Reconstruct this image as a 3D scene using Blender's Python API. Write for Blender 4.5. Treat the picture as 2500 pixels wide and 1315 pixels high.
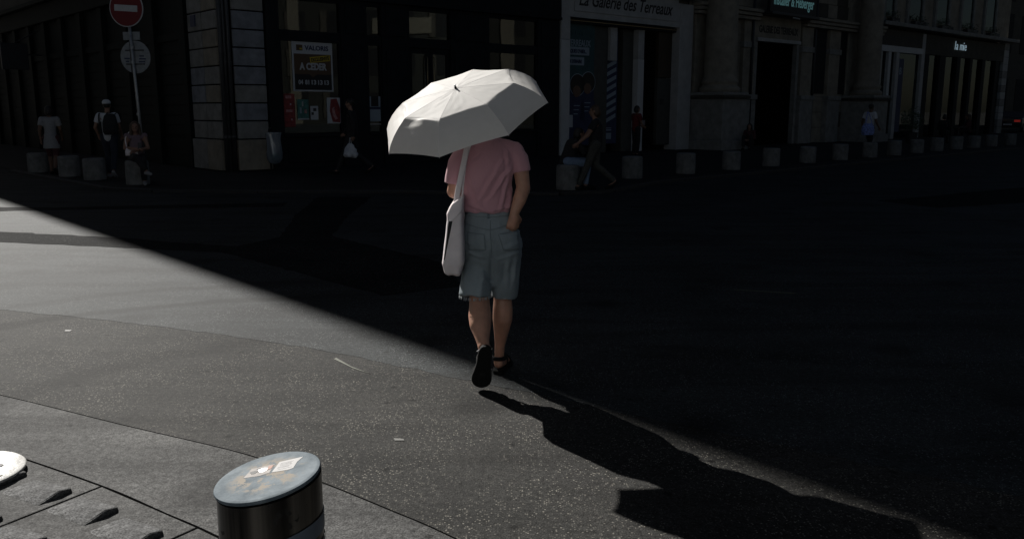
import bpy, bmesh, math, random
from mathutils import Vector, Matrix, noise
from mathutils.bvhtree import BVHTree
random.seed(7)
R = math.radians
for o in list(bpy.data.objects): bpy.data.objects.remove(o, do_unlink=True)
scene = bpy.context.scene
COL = scene.collection

# ------------------------------------------------------------------ camera, sky, sun, exposure
cam_d = bpy.data.cameras.new('camera'); cam = bpy.data.objects.new('camera', cam_d); COL.objects.link(cam)
cam_d.sensor_width = 36.0; cam_d.lens = 30.24; cam_d.clip_end = 2000; cam_d.clip_start = 0.05
cam.location = (0, 0, 1.6); cam.rotation_euler = (R(90) - math.atan(391 / 2100), 0, 0)
scene.camera = cam

SUN_AZ, SUN_EL = 33.5, 34.0           # the sun stands ahead and to the left of the view
world = bpy.data.worlds.new('World'); scene.world = world; world.use_nodes = True
wn = world.node_tree
sky = wn.nodes.new('ShaderNodeTexSky'); sky.sky_type = 'NISHITA'; sky.sun_disc = False
sky.sun_elevation = R(SUN_EL); sky.sun_rotation = R(-SUN_AZ)
bg = wn.nodes['Background']; bg.inputs['Strength'].default_value = 0.0095
wn.links.new(sky.outputs[0], bg.inputs['Color'])

sun_d = bpy.data.lights.new('sun', 'SUN'); sun_o = bpy.data.objects.new('sun', sun_d); COL.objects.link(sun_o)
sun_d.energy = 5.0; sun_d.angle = R(0.45); sun_d.color = (1.0, 0.965, 0.915)
sdir = Vector((math.sin(R(SUN_AZ)) * math.cos(R(SUN_EL)), -math.cos(R(SUN_AZ)) * math.cos(R(SUN_EL)), -math.sin(R(SUN_EL))))
sun_o.rotation_euler = sdir.to_track_quat('-Z', 'Y').to_euler()
sun_o.location = (-30, 60, 60)

vs = scene.view_settings
vs.view_transform = 'Standard'; vs.look = 'None'; vs.gamma = 1.0; vs.use_curve_mapping = False
vs.exposure = 0.55
scene.render.engine = 'CYCLES'

# ------------------------------------------------------------------ materials
MATS = {}
def mat(name, col, rough=0.7, metal=0.0, var=0.0, scale=6.0, bump=0.0, bscale=60.0, spec=0.5, emit=None, estr=0.0,
        translucent=0.0, weave=0.0):
    if name in MATS: return MATS[name]
    m = bpy.data.materials.new(name); m.use_nodes = True
    nt = m.node_tree; N, Lk = nt.nodes, nt.links
    b = N['Principled BSDF']
    b.inputs['Roughness'].default_value = rough; b.inputs['Metallic'].default_value = metal
    b.inputs['Specular IOR Level'].default_value = spec
    c = (*col, 1)
    b.inputs['Base Color'].default_value = c
    tc = N.new('ShaderNodeTexCoord')
    if var > 0:
        n = N.new('ShaderNodeTexNoise'); n.inputs['Scale'].default_value = scale; n.inputs['Detail'].default_value = 6
        n.inputs['Roughness'].default_value = 0.65
        Lk.new(tc.outputs['Object'], n.inputs['Vector'])
        r = N.new('ShaderNodeValToRGB')
        r.color_ramp.elements[0].position = 0.3; r.color_ramp.elements[1].position = 0.7
        r.color_ramp.elements[0].color = (*[x * (1 - var) for x in col], 1)
        r.color_ramp.elements[1].color = (*[min(1, x * (1 + var)) for x in col], 1)
        Lk.new(n.outputs['Fac'], r.inputs['Fac']); Lk.new(r.outputs[0], b.inputs['Base Color'])
    if bump > 0:
        n2 = N.new('ShaderNodeTexNoise'); n2.inputs['Scale'].default_value = bscale; n2.inputs['Detail'].default_value = 4
        Lk.new(tc.outputs['Object'], n2.inputs['Vector'])
        bp = N.new('ShaderNodeBump'); bp.inputs['Strength'].default_value = bump; bp.inputs['Distance'].default_value = 0.01
        Lk.new(n2.outputs['Fac'], bp.inputs['Height']); Lk.new(bp.outputs[0], b.inputs['Normal'])
    if emit:
        b.inputs['Emission Color'].default_value = (*emit, 1); b.inputs['Emission Strength'].default_value = estr
    if translucent > 0:
        t = N.new('ShaderNodeBsdfTranslucent'); t.inputs['Color'].default_value = c
        mx = N.new('ShaderNodeMixShader'); mx.inputs[0].default_value = translucent
        Lk.new(b.outputs[0], mx.inputs[1]); Lk.new(t.outputs[0], mx.inputs[2])
        Lk.new(mx.outputs[0], N['Material Output'].inputs['Surface'])
    MATS[name] = m
    return m

def asphalt(name, dark, light, speck, speck_amt, speck_scale, rough, stain=0.35, spec=0.5, tyres=False):
    m = bpy.data.materials.new(name); m.use_nodes = True
    nt = m.node_tree; N, Lk = nt.nodes, nt.links; b = N['Principled BSDF']
    tc = N.new('ShaderNodeTexCoord')
    big = N.new('ShaderNodeTexNoise'); big.inputs['Scale'].default_value = 0.9; big.inputs['Detail'].default_value = 7; big.inputs['Roughness'].default_value = 0.62
    Lk.new(tc.outputs['Object'], big.inputs['Vector'])
    # long tyre / wear streaks: noise squeezed across the driving direction
    mp = N.new('ShaderNodeMapping'); mp.inputs['Rotation'].default_value = (0, 0, R(-25)); mp.inputs['Scale'].default_value = (0.35, 2.4, 1)
    Lk.new(tc.outputs['Object'], mp.inputs['Vector'])
    st = N.new('ShaderNodeTexNoise'); st.inputs['Scale'].default_value = 1.4; st.inputs['Detail'].default_value = 5; st.inputs['Distortion'].default_value = 0.6
    Lk.new(mp.outputs[0], st.inputs['Vector'])
    fine = N.new('ShaderNodeTexNoise'); fine.inputs['Scale'].default_value = 140; fine.inputs['Detail'].default_value = 3
    Lk.new(tc.outputs['Object'], fine.inputs['Vector'])
    r1 = N.new('ShaderNodeValToRGB'); r1.color_ramp.elements[0].position = 0.32; r1.color_ramp.elements[1].position = 0.68
    r1.color_ramp.elements[0].color = (*dark, 1); r1.color_ramp.elements[1].color = (*light, 1)
    Lk.new(big.outputs['Fac'], r1.inputs['Fac'])
    r2 = N.new('ShaderNodeValToRGB'); r2.color_ramp.elements[0].position = 0.33; r2.color_ramp.elements[1].position = 0.56
    v = 1 - stain; r2.color_ramp.elements[0].color = (v, v, v, 1); r2.color_ramp.elements[1].color = (1, 1, 1, 1)
    Lk.new(st.outputs['Fac'], r2.inputs['Fac'])
    m1 = N.new('ShaderNodeMix'); m1.data_type = 'RGBA'; m1.blend_type = 'MULTIPLY'; m1.inputs[0].default_value = 1
    Lk.new(r1.outputs[0], m1.inputs[6]); Lk.new(r2.outputs[0], m1.inputs[7])
    r3 = N.new('ShaderNodeValToRGB'); r3.color_ramp.elements[0].position = 0.3; r3.color_ramp.elements[1].position = 0.7
    r3.color_ramp.elements[0].color = (0.35, 0.35, 0.35, 1); r3.color_ramp.elements[1].color = (1.75, 1.75, 1.75, 1)
    Lk.new(fine.outputs['Fac'], r3.inputs['Fac'])
    m2 = N.new('ShaderNodeMix'); m2.data_type = 'RGBA'; m2.blend_type = 'MULTIPLY'; m2.inputs[0].default_value = 1
    Lk.new(m1.outputs[2], m2.inputs[6]); Lk.new(r3.outputs[0], m2.inputs[7])
    gr = N.new('ShaderNodeTexNoise'); gr.inputs['Scale'].default_value = 34; gr.inputs['Detail'].default_value = 5; gr.inputs['Roughness'].default_value = 0.75; Lk.new(tc.outputs['Object'], gr.inputs['Vector'])
    r4 = N.new('ShaderNodeValToRGB'); r4.color_ramp.elements[0].position = 0.34; r4.color_ramp.elements[1].position = 0.66
    r4.color_ramp.elements[0].color = (0.5, 0.5, 0.5, 1); r4.color_ramp.elements[1].color = (1.5, 1.5, 1.5, 1); Lk.new(gr.outputs['Fac'], r4.inputs['Fac'])
    m2b = N.new('ShaderNodeMix'); m2b.data_type = 'RGBA'; m2b.blend_type = 'MULTIPLY'; m2b.inputs[0].default_value = 1; Lk.new(m2.outputs[2], m2b.inputs[6]); Lk.new(r4.outputs[0], m2b.inputs[7]); m2 = m2b
    vo = N.new('ShaderNodeTexVoronoi'); vo.inputs['Scale'].default_value = speck_scale
    Lk.new(tc.outputs['Object'], vo.inputs['Vector'])
    sep = N.new('ShaderNodeSeparateColor'); Lk.new(vo.outputs['Color'], sep.inputs[0])
    g1 = N.new('ShaderNodeMath'); g1.operation = 'GREATER_THAN'; g1.inputs[1].default_value = 1 - speck_amt
    Lk.new(sep.outputs[0], g1.inputs[0])
    g2 = N.new('ShaderNodeMath'); g2.operation = 'LESS_THAN'; g2.inputs[1].default_value = 0.45
    Lk.new(vo.outputs['Distance'], g2.inputs[0])
    g3 = N.new('ShaderNodeMath'); g3.operation = 'MULTIPLY'; Lk.new(g1.outputs[0], g3.inputs[0]); Lk.new(g2.outputs[0], g3.inputs[1])
    g4 = N.new('ShaderNodeMath'); g4.operation = 'MULTIPLY'; Lk.new(g3.outputs[0], g4.inputs[0]); Lk.new(sep.outputs[1], g4.inputs[1])
    dn = N.new('ShaderNodeTexNoise'); dn.inputs['Scale'].default_value = 2.3; dn.inputs['Detail'].default_value = 4; Lk.new(tc.outputs['Object'], dn.inputs['Vector'])
    dm = N.new('ShaderNodeMapRange'); Lk.new(dn.outputs['Fac'], dm.inputs['Value']); dm.inputs['From Min'].default_value = 0.35; dm.inputs['From Max'].default_value = 0.65; dm.inputs['To Min'].default_value = 0.25; dm.inputs['To Max'].default_value = 1.5
    g5 = N.new('ShaderNodeMath'); g5.operation = 'MULTIPLY'; g5.use_clamp = True; Lk.new(g4.outputs[0], g5.inputs[0]); Lk.new(dm.outputs[0], g5.inputs[1]); g4 = g5
    m3 = N.new('ShaderNodeMix'); m3.data_type = 'RGBA'; Lk.new(g4.outputs[0], m3.inputs[0])
    Lk.new(m2.outputs[2], m3.inputs[6]); m3.inputs[7].default_value = (*speck, 1)
    Lk.new(m3.outputs[2], b.inputs['Base Color'])
    if tyres:      # two curved tyre tracks worn into the surface
        last = m3.outputs[2]
        # trodden-in gum and oil spots
        for (sc, th, dk) in ((1.7, 0.045, 0.35), (0.55, 0.10, 0.55), (3.3, 0.035, 0.45)):
            vv = N.new('ShaderNodeTexVoronoi'); vv.inputs['Scale'].default_value = sc; vv.voronoi_dimensions = '2D'; Lk.new(tc.outputs['Object'], vv.inputs['Vector'])
            ad = N.new('ShaderNodeMath'); ad.operation = 'MULTIPLY_ADD'; Lk.new(fine.outputs['Fac'], ad.inputs[0]); ad.inputs[1].default_value = 0.02; Lk.new(vv.outputs['Distance'], ad.inputs[2])
            mr = N.new('ShaderNodeMapRange'); mr.interpolation_type = 'SMOOTHSTEP'; Lk.new(ad.outputs[0], mr.inputs['Value']); mr.inputs['From Min'].default_value = th * 0.5; mr.inputs['From Max'].default_value = th * 1.3
            mr.inputs['To Min'].default_value = dk; mr.inputs['To Max'].default_value = 1.0
            mm_ = N.new('ShaderNodeMix'); mm_.data_type = 'RGBA'; mm_.blend_type = 'MULTIPLY'; mm_.inputs[0].default_value = 1; Lk.new(last, mm_.inputs[6]); Lk.new(mr.outputs[0], mm_.inputs[7]); last = mm_.outputs[2]
        for (cx, cy, rad, wd, dk) in ((-1.438, 4.046, 3.242, 0.10, 0.45), (-1.438, 3.946, 3.992, 0.09, 0.65), (-1.138, 4.146, 1.742, 0.12, 0.7)):
            sb_ = N.new('ShaderNodeVectorMath'); sb_.operation = 'SUBTRACT'; Lk.new(tc.outputs['Object'], sb_.inputs[0]); sb_.inputs[1].default_value = (cx, cy, 0)
            ln_ = N.new('ShaderNodeVectorMath'); ln_.operation = 'LENGTH'; Lk.new(sb_.outputs[0], ln_.inputs[0])
            d_ = N.new('ShaderNodeMath'); d_.operation = 'SUBTRACT'; Lk.new(ln_.outputs['Value'], d_.inputs[0]); d_.inputs[1].default_value = rad
            w_ = N.new('ShaderNodeMath'); w_.operation = 'MULTIPLY_ADD'; Lk.new(big.outputs['Fac'], w_.inputs[0]); w_.inputs[1].default_value = 0.5; Lk.new(d_.outputs[0], w_.inputs[2])
            w2_ = N.new('ShaderNodeMath'); w2_.operation = 'ADD'; Lk.new(w_.outputs[0], w2_.inputs[0]); w2_.inputs[1].default_value = -0.25
            a_ = N.new('ShaderNodeMath'); a_.operation = 'ABSOLUTE'; Lk.new(w2_.outputs[0], a_.inputs[0])
            mr = N.new('ShaderNodeMapRange'); mr.interpolation_type = 'SMOOTHSTEP'; Lk.new(a_.outputs[0], mr.inputs['Value']); mr.inputs['From Min'].default_value = wd * 0.3; mr.inputs['From Max'].default_value = wd * 1.5
            sx = N.new('ShaderNodeSeparateXYZ'); Lk.new(tc.outputs['Object'], sx.inputs[0]); mk = N.new('ShaderNodeMapRange'); Lk.new(sx.outputs[0], mk.inputs['Value']); mk.inputs['From Min'].default_value = -1.9; mk.inputs['From Max'].default_value = -1.0
            mk.inputs['To Min'].default_value = dk; mk.inputs['To Max'].default_value = 1.0; Lk.new(mk.outputs[0], mr.inputs['To Min']); mr.inputs['To Max'].default_value = 1.0
            mm_ = N.new('ShaderNodeMix'); mm_.data_type = 'RGBA'; mm_.blend_type = 'MULTIPLY'; mm_.inputs[0].default_value = 1; Lk.new(last, mm_.inputs[6]); Lk.new(mr.outputs[0], mm_.inputs[7]); last = mm_.outputs[2]
        Lk.new(last, b.inputs['Base Color'])
    b.inputs['Roughness'].default_value = rough; b.inputs['Specular IOR Level'].default_value = spec
    bp = N.new('ShaderNodeBump'); bp.inputs['Strength'].default_value = 0.5; bp.inputs['Distance'].default_value = 0.005
    Lk.new(fine.outputs['Fac'], bp.inputs['Height']); Lk.new(bp.outputs[0], b.inputs['Normal'])
    MATS[name] = m; return m

asphalt('asphalt_near', (0.0225, 0.0225, 0.0216), (0.041, 0.0404, 0.0380), (0.20, 0.190, 0.165), 0.24, 110, 0.8, 0.30, 0.085, True)
asphalt('asphalt_far', (0.0205, 0.0235, 0.0245), (0.036, 0.0405, 0.042), (0.17, 0.175, 0.175), 0.18, 105, 0.78, 0.45, 0.12, True)
asphalt('asphalt_patch', (0.013, 0.0135, 0.014), (0.022, 0.0225, 0.0225), (0.12, 0.12, 0.118), 0.10, 70, 0.9, 0.2, 0.03)
asphalt('concrete_band', (0.040, 0.0402, 0.0398), (0.098, 0.098, 0.096), (0.14, 0.138, 0.13), 0.12, 130, 0.8, 0.42, 0.10, True)
asphalt('granite', (0.048, 0.048, 0.047), (0.080, 0.080, 0.078), (0.008, 0.008, 0.008), 0.30, 130, 0.8, 0.25, 0.12)
asphalt('granite_lit', (0.070, 0.071, 0.072), (0.115, 0.116, 0.116), (0.012, 0.012, 0.012), 0.26, 130, 0.8, 0.15, 0.12)  # granite lightened in colour for the sun on the boss tops
asphalt('pavement_stone', (0.018, 0.018, 0.018), (0.03, 0.03, 0.03), (0.06, 0.06, 0.06), 0.08, 60, 0.85, 0.2, 0.15)
mat('kerb_granite', (0.0275, 0.0275, 0.0275), 0.85, var=0.2, scale=6)
mat('joint', (0.004, 0.004, 0.004), 1.0, spec=0.0)
mat('stone_grey', (0.2380, 0.2310, 0.2170), 0.8, var=0.28, scale=3.5, bump=0.4, bscale=40)
mat('stone_blue', (0.2145, 0.2228, 0.2475), 0.8, var=0.35, scale=3.0, bump=0.4, bscale=40)
mat('stone_yellow', (0.255, 0.225, 0.180), 0.85, var=0.3, scale=2.2, bump=0.4, bscale=30)
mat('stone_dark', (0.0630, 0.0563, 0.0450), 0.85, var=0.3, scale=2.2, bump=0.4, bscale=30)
mat('stone_pale', (0.4125, 0.4042, 0.3960), 0.75, var=0.16, scale=2.5, bump=0.2, bscale=30)
mat('stone_white', (0.5346, 0.5346, 0.5346), 0.6, var=0.08, scale=3)
mat('render_wall', (0.1200, 0.1080, 0.0880), 0.9, var=0.2, scale=1.5)
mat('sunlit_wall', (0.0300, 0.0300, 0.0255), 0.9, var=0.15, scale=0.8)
mat('timber_dark', (0.013, 0.0145, 0.017), 0.65, var=0.3, scale=5, spec=0.15)
mat('timber_green', (0.010, 0.013, 0.012), 0.7, var=0.3, scale=5, spec=0.1)
mat('timber_brown', (0.0375, 0.0250, 0.0130), 0.55, var=0.4, scale=7)
mat('panel_grey', (0.0600, 0.0600, 0.0540), 0.6, var=0.2, scale=4)
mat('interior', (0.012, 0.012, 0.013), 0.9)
mat('concrete', (0.1500, 0.1500, 0.1450), 0.85, var=0.4, scale=7, bump=0.6, bscale=45)
mat('metal_grey', (0.36, 0.37, 0.38), 0.45, 0.6, var=0.2, scale=10)
mat('metal_dark', (0.05, 0.05, 0.055), 0.5, 0.5)
mat('brass', (0.2250, 0.1800, 0.1100), 0.35, 0.8)
mat('lead_pipe', (0.0600, 0.0600, 0.0630), 0.55, 0.3, var=0.2, scale=6)
mat('sign_red', (0.15, 0.006, 0.008), 0.4)
mat('sign_white', (0.4650, 0.4725, 0.4875), 0.45, var=0.1, scale=12)
mat('sign_back', (0.2550, 0.2700, 0.2850), 0.5, 0.2, var=0.25, scale=8)
mat('paper', (0.5040, 0.5180, 0.5460), 0.7)
mat('print_brown', (0.10, 0.058, 0.03), 0.6)
mat('print_black', (0.012, 0.012, 0.013), 0.6)
mat('print_yellow', (0.4960, 0.3600, 0.0240), 0.6)
mat('print_red', (0.22, 0.03, 0.03), 0.6, var=0.5, scale=14)
mat('print_green', (0.05, 0.16, 0.14), 0.6, var=0.6, scale=16)
mat('print_navy', (0.020, 0.030, 0.085), 0.6, var=0.25, scale=3)
mat('print_teal', (0.022, 0.075, 0.085), 0.6, var=0.3, scale=2)
mat('print_paleblue', (0.2940, 0.3500, 0.4060), 0.6)
mat('print_pink', (0.42, 0.22, 0.22), 0.6, var=0.5, scale=14)
mat('neon_white', (0.6, 0.7, 0.75), 0.5, emit=(0.62, 0.85, 1.0), estr=0.14)
mat('neon_cyan', (0.2, 0.5, 0.5), 0.5, emit=(0.35, 0.75, 0.78), estr=0.05)
mat('lamp_orange', (0.8, 0.4, 0.1), 0.5, emit=(1.0, 0.42, 0.08), estr=0.15)
mat('lamp_red', (0.6, 0.02, 0.02), 0.4, emit=(1.0, 0.06, 0.04), estr=0.05)
mat('lamp_white', (0.8, 0.8, 0.75), 0.4, emit=(1.0, 0.95, 0.85), estr=0.12)
mat('skin', (0.47, 0.255, 0.175), 0.5, var=0.2, scale=14, bump=0.08, bscale=200)
mat('skin_dark', (0.1400, 0.0770, 0.0490), 0.55)
mat('skin_shaded', (0.26, 0.145, 0.10), 0.6)  # skin darkened in colour for people standing in shade
mat('hair_dark', (0.018, 0.014, 0.012), 0.55, bump=0.6, bscale=90)
mat('hair_brown', (0.06, 0.035, 0.02), 0.55, bump=0.6, bscale=90)
mat('cloth_white', (0.5270, 0.5440, 0.5780), 0.9)
mat('cloth_offwhite', (0.2550, 0.2550, 0.2625), 0.9, var=0.1, scale=20)
mat('cloth_black', (0.014, 0.014, 0.016), 0.85)
mat('cloth_navy', (0.0180, 0.0240, 0.0390), 0.9)
mat('cloth_denim', (0.17, 0.23, 0.33), 0.9, var=0.2, scale=30)
mat('cloth_mauve', (0.17, 0.12, 0.14), 0.9)
mat('cloth_red', (0.13, 0.012, 0.015), 0.9)
mat('cloth_maroon', (0.07, 0.022, 0.026), 0.9)
mat('cloth_bluewhite', (0.20, 0.26, 0.55), 0.9, var=0.8, scale=22)
mat('cloth_pattern', (0.055, 0.055, 0.048), 0.9, var=0.85, scale=40)
mat('cloth_paleblue', (0.30, 0.38, 0.62), 0.9)
mat('rubber', (0.007, 0.007, 0.007), 0.85, bump=0.3, bscale=150, spec=0.2)
mat('leather_black', (0.010, 0.010, 0.010), 0.8, spec=0.2)
mat('canvas', (0.84, 0.775, 0.785), 0.9, var=0.07, scale=12, bump=0.35, bscale=400)
mat('gap_shade', (0.018, 0.018, 0.020), 0.9)
mat('umbrella_cloth', (0.72, 0.705, 0.675), 0.7, var=0.03, scale=20, bump=0.05, bscale=260, translucent=0.17, spec=0.35)
mat('plate_white', (0.50, 0.495, 0.47), 0.5, 0.0, var=0.35, scale=16, bump=0.2, bscale=60, spec=0.8)
mat('bollard_black', (0.045, 0.042, 0.038), 0.34, 0.85, var=0.5, scale=5)
mat('bollard_band', (0.10, 0.125, 0.16), 0.45, var=0.2, scale=12)
mat('leaf', (0.04, 0.07, 0.03), 0.6, var=0.4, scale=12)
mat('leaf_flower', (0.30, 0.28, 0.26), 0.7)
mat('car_paint', (0.03, 0.03, 0.035), 0.3, 0.3)

MATS['skin'].node_tree.nodes['Principled BSDF'].inputs['Subsurface Weight'].default_value = 0.12
MATS['skin'].node_tree.nodes['Principled BSDF'].inputs['Subsurface Scale'].default_value = 0.012
def custom(name, fn):
    m = bpy.data.materials.new(name); m.use_nodes = True; fn(m.node_tree, m.node_tree.nodes, m.node_tree.links); MATS[name] = m
def _glass(nt, N, L):
    N.remove(N['Principled BSDF'])
    g = N.new('ShaderNodeBsdfGlossy'); g.inputs['Roughness'].default_value = 0.015; g.inputs['Color'].default_value = (0.9, 0.95, 0.95, 1)
    t = N.new('ShaderNodeBsdfTransparent'); t.inputs['Color'].default_value = (0.45, 0.48, 0.48, 1)
    f = N.new('ShaderNodeFresnel'); f.inputs['IOR'].default_value = 1.6
    tc = N.new('ShaderNodeTexCoord'); n = N.new('ShaderNodeTexNoise'); n.inputs['Scale'].default_value = 1.1
    L.new(tc.outputs['Object'], n.inputs['Vector'])
    bp = N.new('ShaderNodeBump'); bp.inputs['Strength'].default_value = 0.03; bp.inputs['Distance'].default_value = 0.02
    L.new(n.outputs['Fac'], bp.inputs['Height']); L.new(bp.outputs[0], g.inputs['Normal'])
    mx = N.new('ShaderNodeMixShader'); L.new(f.outputs[0], mx.inputs[0]); L.new(t.outputs[0], mx.inputs[1]); L.new(g.outputs[0], mx.inputs[2])
    L.new(mx.outputs[0], N['Material Output'].inputs['Surface'])
custom('glass', _glass)
def _plastic(nt, N, L):
    N.remove(N['Principled BSDF'])
    d = N.new('ShaderNodeBsdfTranslucent'); d.inputs['Color'].default_value = (0.5, 0.56, 0.62, 1)
    d2 = N.new('ShaderNodeBsdfDiffuse'); d2.inputs['Color'].default_value = (0.42, 0.47, 0.55, 1)
    g = N.new('ShaderNodeBsdfGlossy'); g.inputs['Roughness'].default_value = 0.2
    t = N.new('ShaderNodeBsdfTransparent')
    a = N.new('ShaderNodeMixShader'); a.inputs[0].default_value = 0.4; L.new(d2.outputs[0], a.inputs[1]); L.new(d.outputs[0], a.inputs[2])
    c = N.new('ShaderNodeMixShader'); c.inputs[0].default_value = 0.2; L.new(a.outputs[0], c.inputs[1]); L.new(g.outputs[0], c.inputs[2])
    e = N.new('ShaderNodeMixShader'); e.inputs[0].default_value = 0.45; L.new(c.outputs[0], e.inputs[1]); L.new(t.outputs[0], e.inputs[2])
    L.new(e.outputs[0], N['Material Output'].inputs['Surface'])
custom('clear_plastic', _plastic)
def _lid(nt, N, L):
    b = N['Principled BSDF']; tc = N.new('ShaderNodeTexCoord')
    n = N.new('ShaderNodeTexNoise'); n.inputs['Scale'].default_value = 14; n.inputs['Detail'].default_value = 8; n.inputs['Roughness'].default_value = 0.7
    L.new(tc.outputs['Object'], n.inputs['Vector'])
    r = N.new('ShaderNodeValToRGB'); r.color_ramp.elements[0].position = 0.36; r.color_ramp.elements[1].position = 0.66
    r.color_ramp.elements[0].color = (0.072, 0.098, 0.118, 1); r.color_ramp.elements[1].color = (0.19, 0.225, 0.25, 1)
    L.new(n.outputs['Fac'], r.inputs['Fac'])
    n2 = N.new('ShaderNodeTexNoise'); n2.inputs['Scale'].default_value = 17; n2.inputs['Detail'].default_value = 9; n2.inputs['Roughness'].default_value = 0.75
    mp = N.new('ShaderNodeMapping'); mp.inputs['Location'].default_value = (3.3, 1.7, 0); L.new(tc.outputs['Object'], mp.inputs['Vector']); L.new(mp.outputs[0], n2.inputs['Vector'])
    r2 = N.new('ShaderNodeValToRGB'); r2.color_ramp.elements[0].position = 0.50; r2.color_ramp.elements[1].position = 0.54
    L.new(n2.outputs['Fac'], r2.inputs['Fac'])
    ln = N.new('ShaderNodeVectorMath'); ln.operation = 'LENGTH'; L.new(tc.outputs['Object'], ln.inputs[0])
    r3 = N.new('ShaderNodeValToRGB'); r3.color_ramp.elements[0].position = 0.07; r3.color_ramp.elements[1].position = 0.105
    r3.color_ramp.elements[0].color = (1, 1, 1, 1); r3.color_ramp.elements[1].color = (0, 0, 0, 1)
    L.new(ln.outputs['Value'], r3.inputs['Fac'])
    mm = N.new('ShaderNodeMath'); mm.operation = 'MULTIPLY'; L.new(r2.outputs[0], mm.inputs[0]); L.new(r3.outputs[0], mm.inputs[1])
    mx = N.new('ShaderNodeMix'); mx.data_type = 'RGBA'; L.new(mm.outputs[0], mx.inputs[0]); L.new(r.outputs[0], mx.inputs[6]); mx.inputs[7].default_value = (0.26, 0.23, 0.19, 1)
    L.new(mx.outputs[2], b.inputs['Base Color']); b.inputs['Roughness'].default_value = 0.75; b.inputs['Specular IOR Level'].default_value = 0.15
custom('bollard_lid', _lid)
def _brushed(nt, N, L):
    b = N['Principled BSDF']; b.inputs['Metallic'].default_value = 0.9; b.inputs['Roughness'].default_value = 0.3
    tc = N.new('ShaderNodeTexCoord'); mp = N.new('ShaderNodeMapping'); mp.inputs['Scale'].default_value = (1, 1, 0.03); L.new(tc.outputs['Object'], mp.inputs['Vector'])
    n = N.new('ShaderNodeTexNoise'); n.inputs['Scale'].default_value = 26; n.inputs['Detail'].default_value = 6; L.new(mp.outputs[0], n.inputs['Vector'])
    r = N.new('ShaderNodeValToRGB'); r.color_ramp.elements[0].position = 0.38; r.color_ramp.elements[1].position = 0.72
    r.color_ramp.elements[0].color = (0.012, 0.012, 0.012, 1); r.color_ramp.elements[1].color = (0.16, 0.148, 0.132, 1); L.new(n.outputs['Fac'], r.inputs['Fac'])
    n2 = N.new('ShaderNodeTexNoise'); n2.inputs['Scale'].default_value = 30; n2.inputs['Detail'].default_value = 8; L.new(tc.outputs['Object'], n2.inputs['Vector'])
    r2 = N.new('ShaderNodeValToRGB'); r2.color_ramp.elements[0].position = 0.62; r2.color_ramp.elements[1].position = 0.66; L.new(n2.outputs['Fac'], r2.inputs['Fac'])
    mx = N.new('ShaderNodeMix'); mx.data_type = 'RGBA'; L.new(r2.outputs[0], mx.inputs[0]); L.new(r.outputs[0], mx.inputs[6]); mx.inputs[7].default_value = (0.05, 0.048, 0.045, 1)
    L.new(mx.outputs[2], b.inputs['Base Color']); L.new(r2.outputs[0], b.inputs['Roughness']); 
    mr = N.new('ShaderNodeMapRange'); L.new(r2.outputs[0], mr.inputs['Value']); mr.inputs['To Min'].default_value = 0.28; mr.inputs['To Max'].default_value = 0.7; L.new(mr.outputs[0], b.inputs['Roughness'])
custom('bollard_steel', _brushed)
def _tee(nt, N, L):
    b = N['Principled BSDF']; b.inputs['Roughness'].default_value = 0.92; b.inputs['Base Color'].default_value = (0.57, 0.305, 0.350, 1)
    b.inputs['Sheen Weight'].default_value = 0.25
    tc = N.new('ShaderNodeTexCoord'); n = N.new('ShaderNodeTexNoise'); n.inputs['Scale'].default_value = 9; n.inputs['Detail'].default_value = 3; n.inputs['Distortion'].default_value = 1.2
    mp = N.new('ShaderNodeMapping'); mp.inputs['Scale'].default_value = (1.6, 1.0, 0.55); mp.inputs['Rotation'].default_value = (0, R(28), 0)
    L.new(tc.outputs['Object'], mp.inputs['Vector']); L.new(mp.outputs[0], n.inputs['Vector'])
    bp = N.new('ShaderNodeBump'); bp.inputs['Strength'].default_value = 0.35; bp.inputs['Distance'].default_value = 0.02
    L.new(n.outputs['Fac'], bp.inputs['Height'])
    n2 = N.new('ShaderNodeTexNoise'); n2.inputs['Scale'].default_value = 500
    L.new(tc.outputs['Object'], n2.inputs['Vector'])
    bp2 = N.new('ShaderNodeBump'); bp2.inputs['Strength'].default_value = 0.15; bp2.inputs['Distance'].default_value = 0.002
    L.new(n2.outputs['Fac'], bp2.inputs['Height']); L.new(bp.outputs[0], bp2.inputs['Normal']); L.new(bp2.outputs[0], b.inputs['Normal'])
custom('tee_pink', _tee)
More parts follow.
